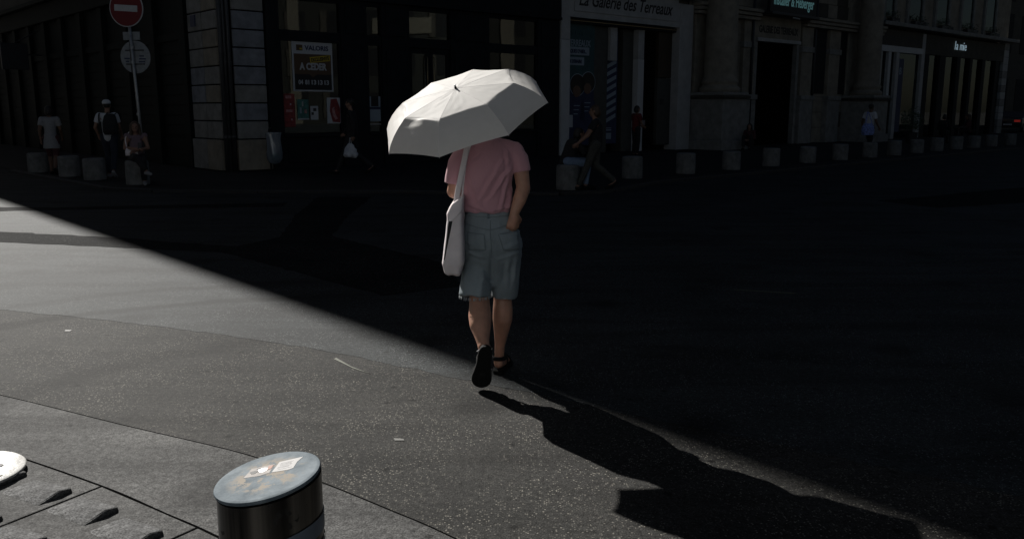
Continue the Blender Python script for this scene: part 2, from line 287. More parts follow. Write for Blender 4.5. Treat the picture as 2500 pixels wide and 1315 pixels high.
def _denim(nt, N, L):
    b = N['Principled BSDF']; b.inputs['Roughness'].default_value = 0.9
    tc = N.new('ShaderNodeTexCoord'); n = N.new('ShaderNodeTexNoise'); n.inputs['Scale'].default_value = 7; n.inputs['Detail'].default_value = 6
    mp = N.new('ShaderNodeMapping'); mp.inputs['Scale'].default_value = (1, 1, 0.5); L.new(tc.outputs['Object'], mp.inputs['Vector']); L.new(mp.outputs[0], n.inputs['Vector'])
    r = N.new('ShaderNodeValToRGB'); r.color_ramp.elements[0].position = 0.3; r.color_ramp.elements[1].position = 0.72
    r.color_ramp.elements[0].color = (0.155, 0.190, 0.210, 1); r.color_ramp.elements[1].color = (0.275, 0.325, 0.350, 1)
    L.new(n.outputs['Fac'], r.inputs['Fac']); L.new(r.outputs[0], b.inputs['Base Color'])
    w = N.new('ShaderNodeTexNoise'); w.inputs['Scale'].default_value = 420; L.new(tc.outputs['Object'], w.inputs['Vector'])
    n3 = N.new('ShaderNodeTexNoise'); n3.inputs['Scale'].default_value = 13; n3.inputs['Distortion'].default_value = 1.0; L.new(mp.outputs[0], n3.inputs['Vector'])
    bp = N.new('ShaderNodeBump'); bp.inputs['Strength'].default_value = 0.3; bp.inputs['Distance'].default_value = 0.012; L.new(n3.outputs['Fac'], bp.inputs['Height'])
    bp2 = N.new('ShaderNodeBump'); bp2.inputs['Strength'].default_value = 0.2; bp2.inputs['Distance'].default_value = 0.002
    L.new(w.outputs['Fac'], bp2.inputs['Height']); L.new(bp.outputs[0], bp2.inputs['Normal']); L.new(bp2.outputs[0], b.inputs['Normal'])
custom('denim_short', _denim)
mat('denim_seam', (0.125, 0.16, 0.185), 0.9)
mat('denim_fray', (0.42, 0.46, 0.48), 0.9)

# ------------------------------------------------------------------ helpers
def link(name, me, m=None, parent=None, smooth=False):
    o = bpy.data.objects.new(name, me); COL.objects.link(o)
    if m is not None and me is not None:
        me.materials.clear(); me.materials.append(MATS[m])
    if parent is not None: o.parent = parent
    if smooth and me is not None:
        for p in me.polygons: p.use_smooth = True
    return o
def empty(name, loc=(0, 0, 0), rz=0.0):
    o = bpy.data.objects.new(name, None); COL.objects.link(o); o.location = loc; o.rotation_euler = (0, 0, rz)
    o.empty_display_size = 0.2; return o
def tag(o, label=None, cat=None, group=None, kind=None):
    if label: o['label'] = label
    if cat: o['category'] = cat
    if group: o['group'] = group
    if kind: o['kind'] = kind
    return o

class MB:
    def __init__(s): s.v = []; s.f = []
    def add(s, vs, fs):
        n = len(s.v); s.v += [tuple(a) for a in vs]; s.f += [tuple(i + n for i in f) for f in fs]; return s
    def box(s, x0, x1, y0, y1, z0, z1):
        return s.add([(x0, y0, z0), (x1, y0, z0), (x1, y1, z0), (x0, y1, z0), (x0, y0, z1), (x1, y0, z1), (x1, y1, z1), (x0, y1, z1)],
                     [(0, 3, 2, 1), (4, 5, 6, 7), (0, 1, 5, 4), (1, 2, 6, 5), (2, 3, 7, 6), (3, 0, 4, 7)])
    def prism(s, poly, z0, z1):
        n = len(poly); a = sum(poly[i][0] * poly[(i + 1) % n][1] - poly[(i + 1) % n][0] * poly[i][1] for i in range(n))
        if a < 0: poly = poly[::-1]
        return s.add([(p[0], p[1], z0) for p in poly] + [(p[0], p[1], z1) for p in poly],
                     [tuple(range(n - 1, -1, -1)), tuple(range(n, 2 * n))] + [(i, (i + 1) % n, n + (i + 1) % n, n + i) for i in range(n)])
    def rings(s, rings, cap=True, closed=True):
        n = len(rings[0]); base = len(s.v); s.v += [tuple(p) for r in rings for p in r]
        for i in range(len(rings) - 1):
            for j in range(n if closed else n - 1):
                k = (j + 1) % n
                s.f.append((base + i * n + j, base + i * n + k, base + (i + 1) * n + k, base + (i + 1) * n + j))
        if cap:
            s.f.append(tuple(base + j for j in range(n - 1, -1, -1))); s.f.append(tuple(base + (len(rings) - 1) * n + j for j in range(n)))
        return s
    def lathe(s, prof, n=24, cx=0, cy=0):
        return s.rings([[(cx + r * math.cos(2 * math.pi * j / n), cy + r * math.sin(2 * math.pi * j / n), z) for j in range(n)] for r, z in prof])
    def tube(s, pts, rad, n=10, flat=1.0, side=None):
        pts = [Vector(p) for p in pts]; rs = rad if isinstance(rad, (list, tuple)) else [rad] * len(pts)
        out = []; u0 = None
        for i, p in enumerate(pts):
            d = (pts[min(i + 1, len(pts) - 1)] - pts[max(i - 1, 0)]).normalized()
            if side is not None: u = Vector(side) - d * d.dot(Vector(side))
            elif u0 is None: u = d.cross(Vector((0, 0, 1)) if abs(d.z) < 0.9 else Vector((0, 1, 0)))
            else: u = u0 - d * d.dot(u0)
            u.normalize(); u0 = u; w = d.cross(u)
            out.append([p + u * (rs[i] * math.cos(2 * math.pi * j / n)) + w * (rs[i] * flat * math.sin(2 * math.pi * j / n)) for j in range(n)])
        return s.rings(out)
    def cap(s, p0, r0, p1, r1, n=14, m=4):
        "tapered capsule"
        p0, p1 = Vector(p0), Vector(p1); d = (p1 - p0)
        d = d.normalized() if d.length > 1e-6 else Vector((0, 0, 1))
        u = d.cross(Vector((0, 0, 1)) if abs(d.z) < 0.9 else Vector((0, 1, 0))).normalized(); w = d.cross(u)
        out = []
        def ring(c, r): out.append([c + u * (r * math.cos(2 * math.pi * j / n)) + w * (r * math.sin(2 * math.pi * j / n)) for j in range(n)])
        for i in range(m): a = math.pi / 2 * (1 - (i + 0.15) / m); ring(p0 - d * r0 * math.sin(a), r0 * math.cos(a))
        ring(p0, r0); ring(p1, r1)
        for i in range(m): a = math.pi / 2 * (i + 0.85) / m; ring(p1 + d * r1 * math.sin(a), r1 * math.cos(a))
        return s.rings(out)
    def chain(s, pts, rs, n=14):
        for i in range(len(pts) - 1): s.cap(pts[i], rs[i], pts[i + 1], rs[i + 1], n)
        return s
    def ell(s, c, rx, ry, rz, n=18, m=10, rot=None):
        c = Vector(c); out = []
        for i in range(1, m):
            a = math.pi * i / m
            ring = []
            for j in range(n):
                v = Vector((rx * math.sin(a) * math.cos(2 * math.pi * j / n), ry * math.sin(a) * math.sin(2 * math.pi * j / n), -rz * math.cos(a)))
                if rot is not None: v = rot @ v
                ring.append(c + v)
            out.append(ring)
        return s.rings(out)
    def elloft(s, secs, n=28, p=2.0):
        "sections (cx, cy, z, rx, ry): superellipses stacked upwards"
        out = []
        for cx, cy, z, rx, ry in secs:
            r = []
            for j in range(n):
                a = 2 * math.pi * j / n; ca, sa = math.cos(a), math.sin(a)
                r.append((cx + rx * math.copysign(abs(ca) ** (2 / p), ca), cy + ry * math.copysign(abs(sa) ** (2 / p), sa), z))
            out.append(r)
        return s.rings(out)
    def mesh(s, name='m'):
        me = bpy.data.meshes.new(name); me.from_pydata(s.v, [], s.f); me.update(); return me
    def build(s, name, m, parent=None, smooth=False, bevel=0.0):
        o = link(name, s.mesh(name), m, parent, smooth)
        if bevel > 0:
            b = o.modifiers.new('bevel', 'BEVEL'); b.width = bevel; b.segments = 2; b.limit_method = 'ANGLE'
        return o

def bake(o):
    dg = bpy.context.evaluated_depsgraph_get(); me = bpy.data.meshes.new_from_object(o.evaluated_get(dg))
    bpy.data.objects.remove(o, do_unlink=True); return me
def remesh(mb, voxel, it=4, fac=0.5):
    o = bpy.data.objects.new('t', mb.mesh()); COL.objects.link(o)
    m = o.modifiers.new('r', 'REMESH'); m.mode = 'VOXEL'; m.voxel_size = voxel; m.use_smooth_shade = True
    if it: q = o.modifiers.new('s', 'SMOOTH'); q.factor = fac; q.iterations = it
    return bake(o)
def displace(me, fn):
    nv = [v.normal.copy() for v in me.vertices]
    for v, n in zip(me.vertices, nv): v.co += n * fn(v.co, n)
    me.update()
def bvh_of(me): return BVHTree.FromPolygons([v.co for v in me.vertices], [p.vertices for p in me.polygons])
def fuse(me, mb):
    "append raw shapes to an existing mesh"
    bm = bmesh.new(); bm.from_mesh(me); t = mb.mesh(); bm.from_mesh(t); bm.to_mesh(me); bm.free(); me.update(); return me

def text(name, s, size, m, parent, loc, rot=(R(90), 0, 0), width=None, extrude=0.004, shear=0.0, align='LEFT', bold=0.0):
    c = bpy.data.curves.new(name, 'FONT'); c.body = s; c.size = size; c.extrude = extrude; c.shear = shear; c.align_x = align; c.resolution_u = 3; c.offset = bold
    o = bpy.data.objects.new('t', c); COL.objects.link(o)
    me = bake(o); o = link(name, me, m, parent)
    o.location = loc; o.rotation_euler = rot
    if width:
        xs = [v.co.x for v in me.vertices]; k = width / max(1e-6, max(xs) - min(xs))
        for v in me.vertices: v.co.x = (v.co.x - (min(xs) if align == 'LEFT' else 0)) * k
    return o
def grid_poly(poly_top, poly_bot, n): pass

def curve_pts(pts, n=8):
    "Catmull-Rom through 2-D points"
    out = []
    for i in range(len(pts) - 1):
        p0 = pts[max(i - 1, 0)]; p1 = pts[i]; p2 = pts[i + 1]; p3 = pts[min(i + 2, len(pts) - 1)]
        for k in range(n):
            t = k / n
            out.append(tuple(0.5 * (2 * b + (c - a) * t + (2 * a - 5 * b + 4 * c - d) * t * t + (3 * b - a - 3 * c + d) * t ** 3) for a, b, c, d in zip(p0, p1, p2, p3)))
    out.append(tuple(pts[-1])); return out
def offset_line(pts, d):
    out = []
    for i, p in enumerate(pts):
        a = Vector(pts[max(i - 1, 0)]); b = Vector(pts[min(i + 1, len(pts) - 1)]); t = (b - a).normalized()
        out.append((p[0] - t.y * d, p[1] + t.x * d))
    return out

# ------------------------------------------------------------------ the ground
g = MB(); g.add([(-400, -400, 0), (400, -400, 0), (400, 400, 0), (-400, 400, 0)], [(0, 1, 2, 3)])
tag(g.build('ground', 'asphalt_near'), kind='structure')
seam = curve_pts([(-9.5, 9.0), (-6.4, 7.7), (-4.165, 6.819), (-2.86, 6.343), (-1.561, 5.764), (-0.757, 5.278), (-0.374, 5.022), (0.117, 4.715), (2.4, 3.2), (6.0, 0.6), (12, -3.2)], 26)
seam = [(x + 0.03 * noise.noise((x * 6, y * 6, 0)) + 0.015 * noise.noise((x * 19, y * 19, 0)), y + 0.03 * noise.noise((x * 6, y * 6, 5)) + 0.015 * noise.noise((x * 19, y * 19, 5))) for x, y in seam]
road = MB(); road.prism(seam + [(60, -3.2), (60, 90), (-60, 90), (-60, 9)], -0.02, 0.0014)
tag(road.build('road', 'asphalt_far'), kind='structure')
def sheet(name, poly, m, z, thick=0.02, rag=0.0):
    if rag:
        q = []
        for i, p in enumerate(poly):
            a, b = Vector(p), Vector(poly[(i + 1) % len(poly)]); n = max(1, int((b - a).length / 0.12))
            for k in range(n):
                c = a.lerp(b, k / n); q.append((c.x + rag * noise.noise((c.x * 8, c.y * 8, 1)), c.y + rag * noise.noise((c.x * 8, c.y * 8, 9))))
        poly = q
    return tag(MB().prism(poly, z - thick, z).build(name, m), kind='structure')
sheet('trench_patch', [(-9.6, 12.1), (-6.793, 11.31), (-4.731, 10.686), (-4.15, 10.383), (-2.9, 9.95), (-2.7, 9.55), (-3.967, 9.80), (-4.423, 9.94), (-6.25, 10.40), (-9.3, 11.15)], 'asphalt_patch', 0.0044, rag=0.05)
sheet('trench_patch', [(-12, 14.6), (-8.494, 14.218), (-7.579, 14.157), (-3.9, 14.9), (-3.8, 14.3), (-7.395, 13.805), (-8.154, 13.636), (-12, 13.9)], 'asphalt_patch', 0.0044, rag=0.05)
sheet('trench_patch', [(-3.6, 15.9), (-3.3, 13.0), (-2.95, 10.8), (-3.4, 9.75), (-2.207, 8.5), (-1.125, 7.334), (-0.45, 7.75), (-0.761, 9.0), (-2.3, 10.9), (-2.5, 13.0), (-2.6, 15.9)], 'asphalt_patch', 0.0048, rag=0.04)
sheet('trench_patch', [(6.5, 15.2), (10.5, 17.8), (13.8, 19.6), (14.6, 18.8), (9.6, 15.2), (7.0, 14.1)], 'asphalt_patch', 0.0044, rag=0.05)

# near footway: band of old concrete and granite slabs with raised bosses
l1 = curve_pts([(-6.2, 6.1), (-3.9, 5.13), (-2.912, 4.679), (-2.004, 4.208), (-1.254, 3.824), (-0.82, 3.508), (-0.499, 3.255), (-0.217, 3.018), (0.4, 2.42), (1.1, 1.6), (1.9, 0.4)], 8)
l2 = curve_pts([(-6.2, 5.35), (-4.4, 4.82), (-3.25, 4.30), (-2.432, 3.858), (-1.762, 3.467), (-1.399, 3.219), (-1.11, 3.018), (-0.45, 2.5), (0.2, 1.8), (0.8, 0.9), (1.1, 0.2)], 8)
sheet('joint_bed', offset_line(l1, 0.006) + [(1.9, -6), (-8, -6), (-8, 6.1)], 'joint', 0.0028)
sheet('footway', offset_line(l1, -0.007) + offset_line(l2, 0.008)[::-1], 'concrete_band', 0.0055)
# granite slabs along the inner line
slab_root = tag(empty('tactile_paving'), kind='structure')
def along(pts):
    s = [0.0]
    for a, b in zip(pts, pts[1:]): s.append(s[-1] + (Vector(b) - Vector(a)).length)
    return s
S2 = along(l2)
def at_len(d):
    for i in range(len(S2) - 1):
        if S2[i] <= d <= S2[i + 1]:
            t = (d - S2[i]) / (S2[i + 1] - S2[i]); p = Vector(l2[i]).lerp(Vector(l2[i + 1]), t); q = (Vector(l2[i + 1]) - Vector(l2[i])).normalized(); return p, q
    return Vector(l2[-1]), Vector((1, 0))
dj = min(range(len(l2)), key=lambda i: (Vector(l2[i]) - Vector((-1.762, 3.467))).length); dj = S2[dj]
def boss_mesh():
    L_, W_, Hh = 0.26, 0.155, 0.026
    mb = MB(); rows = []
    for t, k in [(0, 0.02), (0.25, 0.28), (0.6, 0.68), (0.9, 0.98), (0.97, 1.0), (0.995, 0.86), (1.0, 0.5), (1.0, -0.3)]:
        h = Hh * k
        rows.append([(L_ * t, -W_ / 2, -0.01), (L_ * t, -W_ / 2, min(h, 0.0015)), (L_ * t, 0.015, h * 0.95), (L_ * t, 0.025, h), (L_ * t, W_ / 2 - 0.006, h * 0.72 if h > 0 else h), (L_ * t, W_ / 2, -0.01)])
    return mb.rings(rows).mesh('boss')
BOSS = boss_mesh()
for k in range(-4, 5):
    p, t = at_len(dj + k * 0.66); p2, t2 = at_len(dj + (k + 1) * 0.66)
    n = Vector((t.y, -t.x)); n2 = Vector((t2.y, -t2.x)); gap = 0.006
    for row in range(3):
        a0 = p + t * gap + n * (0.006 + row * 0.75); b0 = p2 - t2 * gap + n2 * (0.006 + row * 0.75)
        a1 = p + t * gap + n * (row * 0.75 + 0.74); b1 = p2 - t2 * gap + n2 * (row * 0.75 + 0.74)
        mid = None
        if row == 0:
            pm, tm = at_len(dj + (k + 0.5) * 0.66); nm = Vector((tm.y, -tm.x)); mid = pm + nm * 0.006
        poly = [tuple(a1), tuple(b1), tuple(b0)] + ([tuple(mid)] if mid else []) + [tuple(a0)]
        z = 0.008 + random.uniform(0, 0.002)
        slab = MB().prism(poly, -0.01, z).build('paving_slab', 'granite', slab_root, bevel=0.003)
        for j in range(2):
            pb, tb = at_len(dj + (k + 0.02 + 0.5 * j) * 0.66); nb = Vector((tb.y, -tb.x))
            for rr in range(3 if row else 2):
                o = link('raised_boss', BOSS, 'granite_lit', slab)
                q = pb + nb * (0.185 + row * 0.75 + rr * 0.29)
                o.location = (q.x, q.y, z - 0.001); o.rotation_euler = (0, 0, math.atan2(tb.y, tb.x) + 0.03)
# paint and dirt marks on the asphalt
def mark(poly, m, z, nm='paint_mark'): tag(MB().prism(poly, z - 0.006, z).build(nm, m), kind='structure')
mat('mark_white', (0.11, 0.11, 0.10), 0.7, var=0.4, scale=60)
mat('mark_yellow', (0.062, 0.068, 0.042), 0.7, var=0.5, scale=60)
mat('gum_dark', (0.02, 0.02, 0.02), 0.7)
mark([(-0.585, 4.03), (-0.535, 4.02), (-0.53, 4.0), (-0.575, 4.0)], 'mark_white', 0.003)
mark([(-3.29, 6.15), (-3.24, 6.145), (-3.24, 6.115), (-3.28, 6.115)], 'mark_white', 0.003)
mark([(-1.15, 5.43), (-1.02, 5.24), (-0.89, 5.10), (-0.87, 5.08), (-1.00, 5.20), (-1.16, 5.40)], 'mark_yellow', 0.003)
mark([(2.0, 7.60), (2.5, 7.44), (2.5, 7.42), (2.0, 7.58)], 'mark_yellow', 0.005)

# far pavement round the corner with a low kerb
pav_edge = [(-52, 66), (-32, 45.0), (-12.9, 22.4), (-8.1, 17.4), (-7.0, 16.95), (-4.9, 16.75), (-2, 16.75), (0.9, 16.3), (1.9, 16.9), (3.1, 18.9), (22.5, 37.2), (40, 53.0), (52, 63)]
sheet('pavement', pav_edge + [(52, 110), (-52, 110)], 'pavement_stone', 0.05, 0.07)
kp = tag(empty('kerb'), kind='structure')
for a, b in zip(pav_edge[2:-2], pav_edge[3:-1]):
    a, b = Vector(a), Vector(b); L_ = (b - a).length; n = max(1, round(L_ / 1.0)); t = (b - a) / L_; q = Vector((t.y, -t.x))
    for i in range(n):
        p0 = a + t * (L_ * i / n + 0.004); p1 = a + t * (L_ * (i + 1) / n - 0.004)
        MB().prism([tuple(p0), tuple(p1), tuple(p1 + q * 0.16), tuple(p0 + q * 0.16)], -0.02, 0.056 + random.uniform(-0.002, 0.002)).build('kerb_stone', 'kerb_granite', kp)
# ------------------------------------------------------------------ buildings.  Building frame: x along the square front, y into the block, z up
CORNER = (-7.126, 21.636, 0); BR = R(42.0)
def broot(name, label):
    o = empty(name, CORNER, BR); tag(o, label, 'building'); return o
def piece(root, name, m, *b, bevel=0.0): return MB().box(*b).build(name, m, root, bevel=bevel)
EAVE = 22.8
cb = broot('corner_building', 'tall corner block with banded stone pillar and black timber shopfront')
# upper floors, side front and eaves
mb = MB(); mb.box(0.02, 11.66, 0.35, 26, 5.5, EAVE); mb.box(0.02, 11.66, 24, 26, 0.0, 5.5); mb.build('upper_wall', 'render_wall', cb)
mb = MB(); mb.prism([(12.0, -0.45), (12.0, 48), (-0.45, 48), (-1.11, -0.45)], EAVE, EAVE + 0.35); mb.box(0.0, 11.6, 0.3, 47.6, EAVE + 0.35, EAVE + 0.5); mb.build('eaves', 'stone_dark', cb)  # overhang tapers, unseen, to turn its shadow edge on the ground
mb = MB(); mb.box(0.02, 11.66, 26, 47.6, 0.0, EAVE); mb.build('rear_wing', 'render_wall', cb)
# the corner pillar: core, stone blocks with recessed joints, plinth stones
core = piece(cb, 'corner_pillar', 'joint', 0.03, 1.12, 0.03, 1.80, 0, 6.0)
zs = [0.06, 0.85, 1.305, 1.75, 2.2, 2.65, 3.1, 3.54, 3.99, 4.44, 4.9, 5.4]
for i, (z0, z1) in enumerate(zip(zs, zs[1:])):
    pl = i == 0; e = 0.05 if pl else 0.0
    stone = lambda c: random.choice(c)
    gx = 0.014
    # front stones
    o = piece(core, 'stone_block', 'stone_yellow' if pl else stone(['stone_blue', 'stone_blue', 'stone_grey']), 0.32 - e * 0.5, 1.16 + e, -0.02 - e - random.uniform(0, 0.008), 0.25, z0 + gx, z1 - gx, bevel=0.018)
    # side stones, two per course
    for (y0, y1, c) in ((0.14, 0.98, ['stone_yellow', 'stone_grey']), (1.0, 1.86 + e, ['stone_grey', 'stone_grey', 'stone_blue'])):
        piece(core, 'stone_block', stone(c), -0.02 - e - random.uniform(0, 0.008), 0.28, y0 + (0 if y0 > 0.5 else -e * 0.2), y1, z0 + gx, z1 - gx, bevel=0.018)
# drain pipes in the re-entrant corner
for (x, y, r) in ((0.20, -0.03, 0.05), (0.02, 0.02, 0.055), (0.10, -0.02, 0.035)):
    p = MB().tube([(x, y, 0.05), (x, y, 7.0)], r, 12).build('drain_pipe', 'lead_pipe', cb, True)
    for z in (0.9, 2.7, 4.5): MB().lathe([(r + 0.012, z), (r + 0.012, z + 0.05)], 12, x, y).build('pipe_collar', 'lead_pipe', p)
# --- black timber shopfront on the square
posts = [(1.20, 1.56), (3.36, 4.18), (4.66, 5.60), (7.10, 8.60), (10.68, 11.66)]
sf = piece(cb, 'shopfront', 'timber_dark', 1.18, 11.66, 0.10, 0.18, 4.48, 5.5)
for i, (a, b) in enumerate(posts):
    p = piece(sf, 'shop_pilaster', 'timber_dark', a, b, -0.06, 0.16, 0.05, 4.5, bevel=0.006)
    if b - a > 0.5:
        for (z0, z1) in ((0.35, 1.0), (1.15, 3.2), (3.6, 4.35)):
            w = 0.13; piece(sf, 'raised_panel', 'timber_dark', a + w, b - w, -0.085, -0.055, z0, z1, bevel=0.012)
piece(sf, 'fascia', 'timber_dark', 1.18, 11.66, -0.14, 0.10, 4.56, 5.35, bevel=0.01)
piece(sf, 'fascia_cornice', 'timber_dark', 1.14, 11.70, -0.34, 0.10, 5.35, 5.50, bevel=0.02)
piece(sf, 'fascia_moulding', 'timber_dark', 1.18, 11.66, -0.19, -0.04, 4.47, 4.56, bevel=0.015)
bays = [(1.56, 3.36, 'w'), (4.18, 4.66, 'w'), (5.60, 7.10, 'd'), (8.60, 10.68, 'w')]
for (a, b, k) in bays:
    piece(sf, 'transom', 'timber_dark', a, b, -0.03, 0.12, 3.33, 3.60, bevel=0.008)
    piece(sf, 'head_rail', 'timber_dark', a, b, -0.02, 0.12, 4.36, 4.50, bevel=0.008)
    up = piece(cb, 'window_pane', 'glass', a, b, 0.040, 0.046, 3.60, 4.36)
    if k == 'w':
        sill = 0.95
        piece(sf, 'stall_riser', 'timber_dark', a, b, -0.01, 0.12, 0.05, sill - 0.08, bevel=0.008)
        piece(sf, 'stall_panel', 'timber_dark', a + 0.12, b - 0.12, -0.035, 0.0, 0.20, sill - 0.22, bevel=0.012)
        piece(sf, 'window_sill', 'timber_dark', a, b, -0.09, 0.12, sill - 0.08, sill, bevel=0.01)
        piece(cb, 'window_pane', 'glass', a, b, 0.040, 0.046, sill, 3.33)
        for x in (a, b - 0.05): piece(sf, 'window_stile', 'timber_dark', x, x + 0.05, -0.015, 0.10, sill, 3.33)
    else:
        mid = (a + b) / 2
        for (x0, x1) in ((a, mid - 0.006), (mid + 0.006, b)):
            d = piece(cb, 'door', 'timber_dark', x0, x1, 0.02, 0.08, 0.07, 0.75, bevel=0.005)
            for (p0, p1, z0, z1) in ((x0, x0 + 0.12, 0.75, 3.33), (x1 - 0.12, x1, 0.75, 3.33), (x0 + 0.12, x1 - 0.12, 3.18, 3.33)):
                piece(d, 'door_rail', 'timber_dark', p0, p1, 0.02, 0.08, z0, z1)
            piece(d, 'door_pane', 'glass', x0 + 0.12, x1 - 0.12, 0.05, 0.056, 0.75, 3.18)
            hx = mid - 0.12 if x0 == a else mid + 0.12
            MB().tube([(hx, 0.0, 1.9), (hx, -0.05, 1.95), (hx, -0.05, 3.05), (hx, 0.0, 3.1)], 0.016, 8).build('door_handle', 'brass', d, True)
piece(cb, 'shop_interior', 'interior', 1.2, 11.6, 1.4, 1.45, 0.05, 5.4)
piece(cb, 'shop_floor', 'interior', 1.2, 11.6, 0.15, 1.4, 0.0, 0.06)
# faint vertical lettering beside the end pilaster
for i, ch in enumerate('GALERIE'): text('letter', ch, 0.11, 'metal_dark', sf, (11.30, -0.066, 2.75 - i * 0.2))
# --- side front in dark green timber, running back along the street
sd = piece(cb, 'side_shopfront', 'timber_green', 0.10, 0.18, 1.9, 26, 4.72, 5.5)
piece(sd, 'side_fascia', 'timber_green', -0.16, 0.10, 1.9, 26, 4.72, 5.35, bevel=0.02)
piece(sd, 'side_cornice', 'timber_green', -0.36, 0.10, 1.88, 26, 5.35, 5.5, bevel=0.02)
y = 1.92
while y < 25:
    w = 0.42
    piece(sd, 'side_pilaster', 'timber_green', -0.10, 0.16, y, y + w, 0.05, 4.72, bevel=0.008)
    y1 = y + w; y2 = y1 + 1.75
    piece(sd, 'side_riser', 'timber_green', 0.0, 0.12, y1, y2, 0.05, 0.8, bevel=0.008)
    piece(sd, 'side_transom', 'timber_green', -0.02, 0.12, y1, y2, 3.4, 3.6, bevel=0.008)
    piece(cb, 'shutter', 'timber_green', 0.03, 0.07, y1, y2, 0.8, 3.4)
    piece(cb, 'shutter', 'timber_green', 0.03, 0.07, y1, y2, 3.6, 4.72)
    for zz in range(9): piece(sd, 'shutter_board', 'timber_green', 0.012, 0.034, y1 + 0.1, y2 - 0.1, 0.9 + zz * 0.27, 1.13 + zz * 0.27, bevel=0.008)
    y = y2
piece(cb, 'side_interior', 'interior', 1.15, 1.19, 2.0, 24, 0.05, 5.4)
piece(cb, 'number_plate', 'print_navy', -0.055, -0.02, 1.32, 1.60, 3.66, 3.94)

# projecting sign on the street side
hs = broot('hanging_sign', 'dark projecting sign box high on the green street front'); hs['category'] = 'sign'
piece(hs, 'sign_box', 'metal_dark', -1.35, -0.45, 16.0, 16.12, 3.05, 4.0, bevel=0.01)
MB().tube([(-0.45, 16.06, 3.6), (0.0, 16.06, 3.6)], 0.025, 8).build('bracket', 'metal_dark', hs)
MB().tube([(-0.9, 16.06, 4.0), (0.0, 16.06, 4.5)], 0.015, 8).build('stay_rod', 'metal_dark', hs)

# --- gallery entrance: stone frame, passage, posters
gb = broot('gallery_entrance', 'pale stone gallery entrance with script sign over the passage')
piece(gb, 'pier', 'stone_pale', 11.70, 12.12, -0.10, 0.5, 3.88, 5.5, bevel=0.01)
piece(gb, 'pier', 'stone_white', 11.70, 12.12, -0.105, 0.5, 0.05, 3.87, bevel=0.01)
piece(gb, 'pier', 'stone_pale', 18.05, 18.86, -0.10, 0.5, 0.05, 5.5, bevel=0.01)
ln = piece(gb, 'lintel', 'stone_pale', 12.12, 18.05, -0.09, 0.5, 4.62, 5.5, bevel=0.01)
piece(gb, 'sign_board', 'stone_pale', 12.3, 17.9, -0.125, -0.09, 4.82, 5.62, bevel=0.01)
text('script_lettering', 'La Galerie des Terreaux', 0.62, 'print_black', gb, (12.5, -0.13, 5.02), width=5.05, shear=0.35, bold=0.008)
piece(gb, 'cornice', 'stone_pale', 11.68, 18.9, -0.35, 0.3, 5.66, 5.85, bevel=0.02)
piece(gb, 'upper_wall', 'render_wall', 11.68, 18.9, 0.2, 12, 5.5, EAVE)
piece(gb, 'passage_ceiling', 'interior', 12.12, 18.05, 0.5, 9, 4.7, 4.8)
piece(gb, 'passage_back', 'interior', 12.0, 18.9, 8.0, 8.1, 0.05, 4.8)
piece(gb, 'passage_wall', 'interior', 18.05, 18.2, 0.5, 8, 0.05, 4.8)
piece(gb, 'soffit_rail', 'brass', 12.12, 18.05, 0.02, 0.06, 4.52, 4.545)
piece(gb, 'soffit_board', 'timber_dark', 12.12, 18.05, 0.06, 0.5, 4.45, 4.6)
piece(gb, 'passage_pillar', 'panel_grey', 13.65, 14.45, 0.30, 0.9, 0.05, 4.6, bevel=0.02)
piece(gb, 'passage_pillar', 'panel_grey', 15.45, 16.05, 0.45, 1.0, 0.05, 4.6, bevel=0.02)
piece(gb, 'passage_post', 'stone_pale', 14.48, 14.84, 0.20, 0.5, 3.30, 4.6, bevel=0.01)
piece(gb, 'passage_post', 'stone_white', 16.02, 16.36, 0.20, 0.5, 0.05, 3.4, bevel=0.01)
piece(gb, 'passage_post', 'stone_pale', 16.02, 16.36, 0.21, 0.5, 3.41, 4.6, bevel=0.01)
piece(gb, 'side_panel', 'panel_grey', 17.25, 18.05, 0.25, 0.4, 0.25, 2.75, bevel=0.01)
piece(gb, 'side_panel', 'timber_brown', 17.25, 18.05, 0.25, 0.4, 2.77, 4.5, bevel=0.01)
piece(gb, 'entry_phone', 'metal_dark', 17.44, 17.62, 0.22, 0.26, 1.75, 1.98)
pp = broot('advertising_panel', 'tall teal and navy advertising panel left inside the gallery passage'); pp['category'] = 'poster'
piece(pp, 'board', 'print_teal', 12.13, 13.66, 0.22, 0.27, 2.35, 4.45)
piece(pp, 'board', 'print_navy', 12.13, 13.66, 0.22, 0.27, 0.35, 2.34)
text('lettering', 'GALERIE', 0.26, 'print_teal', pp, (12.2, 0.215, 4.08), width=0.95, bold=0.004)
text('lettering', 'S TERREAUX', 0.30, 'print_paleblue', pp, (12.16, 0.215, 3.72), width=1.30, bold=0.006)
for (z, s, w, ww) in ((3.42, "MARQUES D'HIER...", 1.25, 1.05), (3.08, 'ET DE DEMAIN!', 1.0, 0.8)):
    b = piece(pp, 'text_band', 'print_paleblue', 12.14, 12.14 + w, 0.208, 0.217, z, z + 0.27, bevel=0.004)
    text('lettering', s, 0.17, 'print_navy', pp, (12.2, 0.203, z + 0.07), width=ww, bold=0.006)
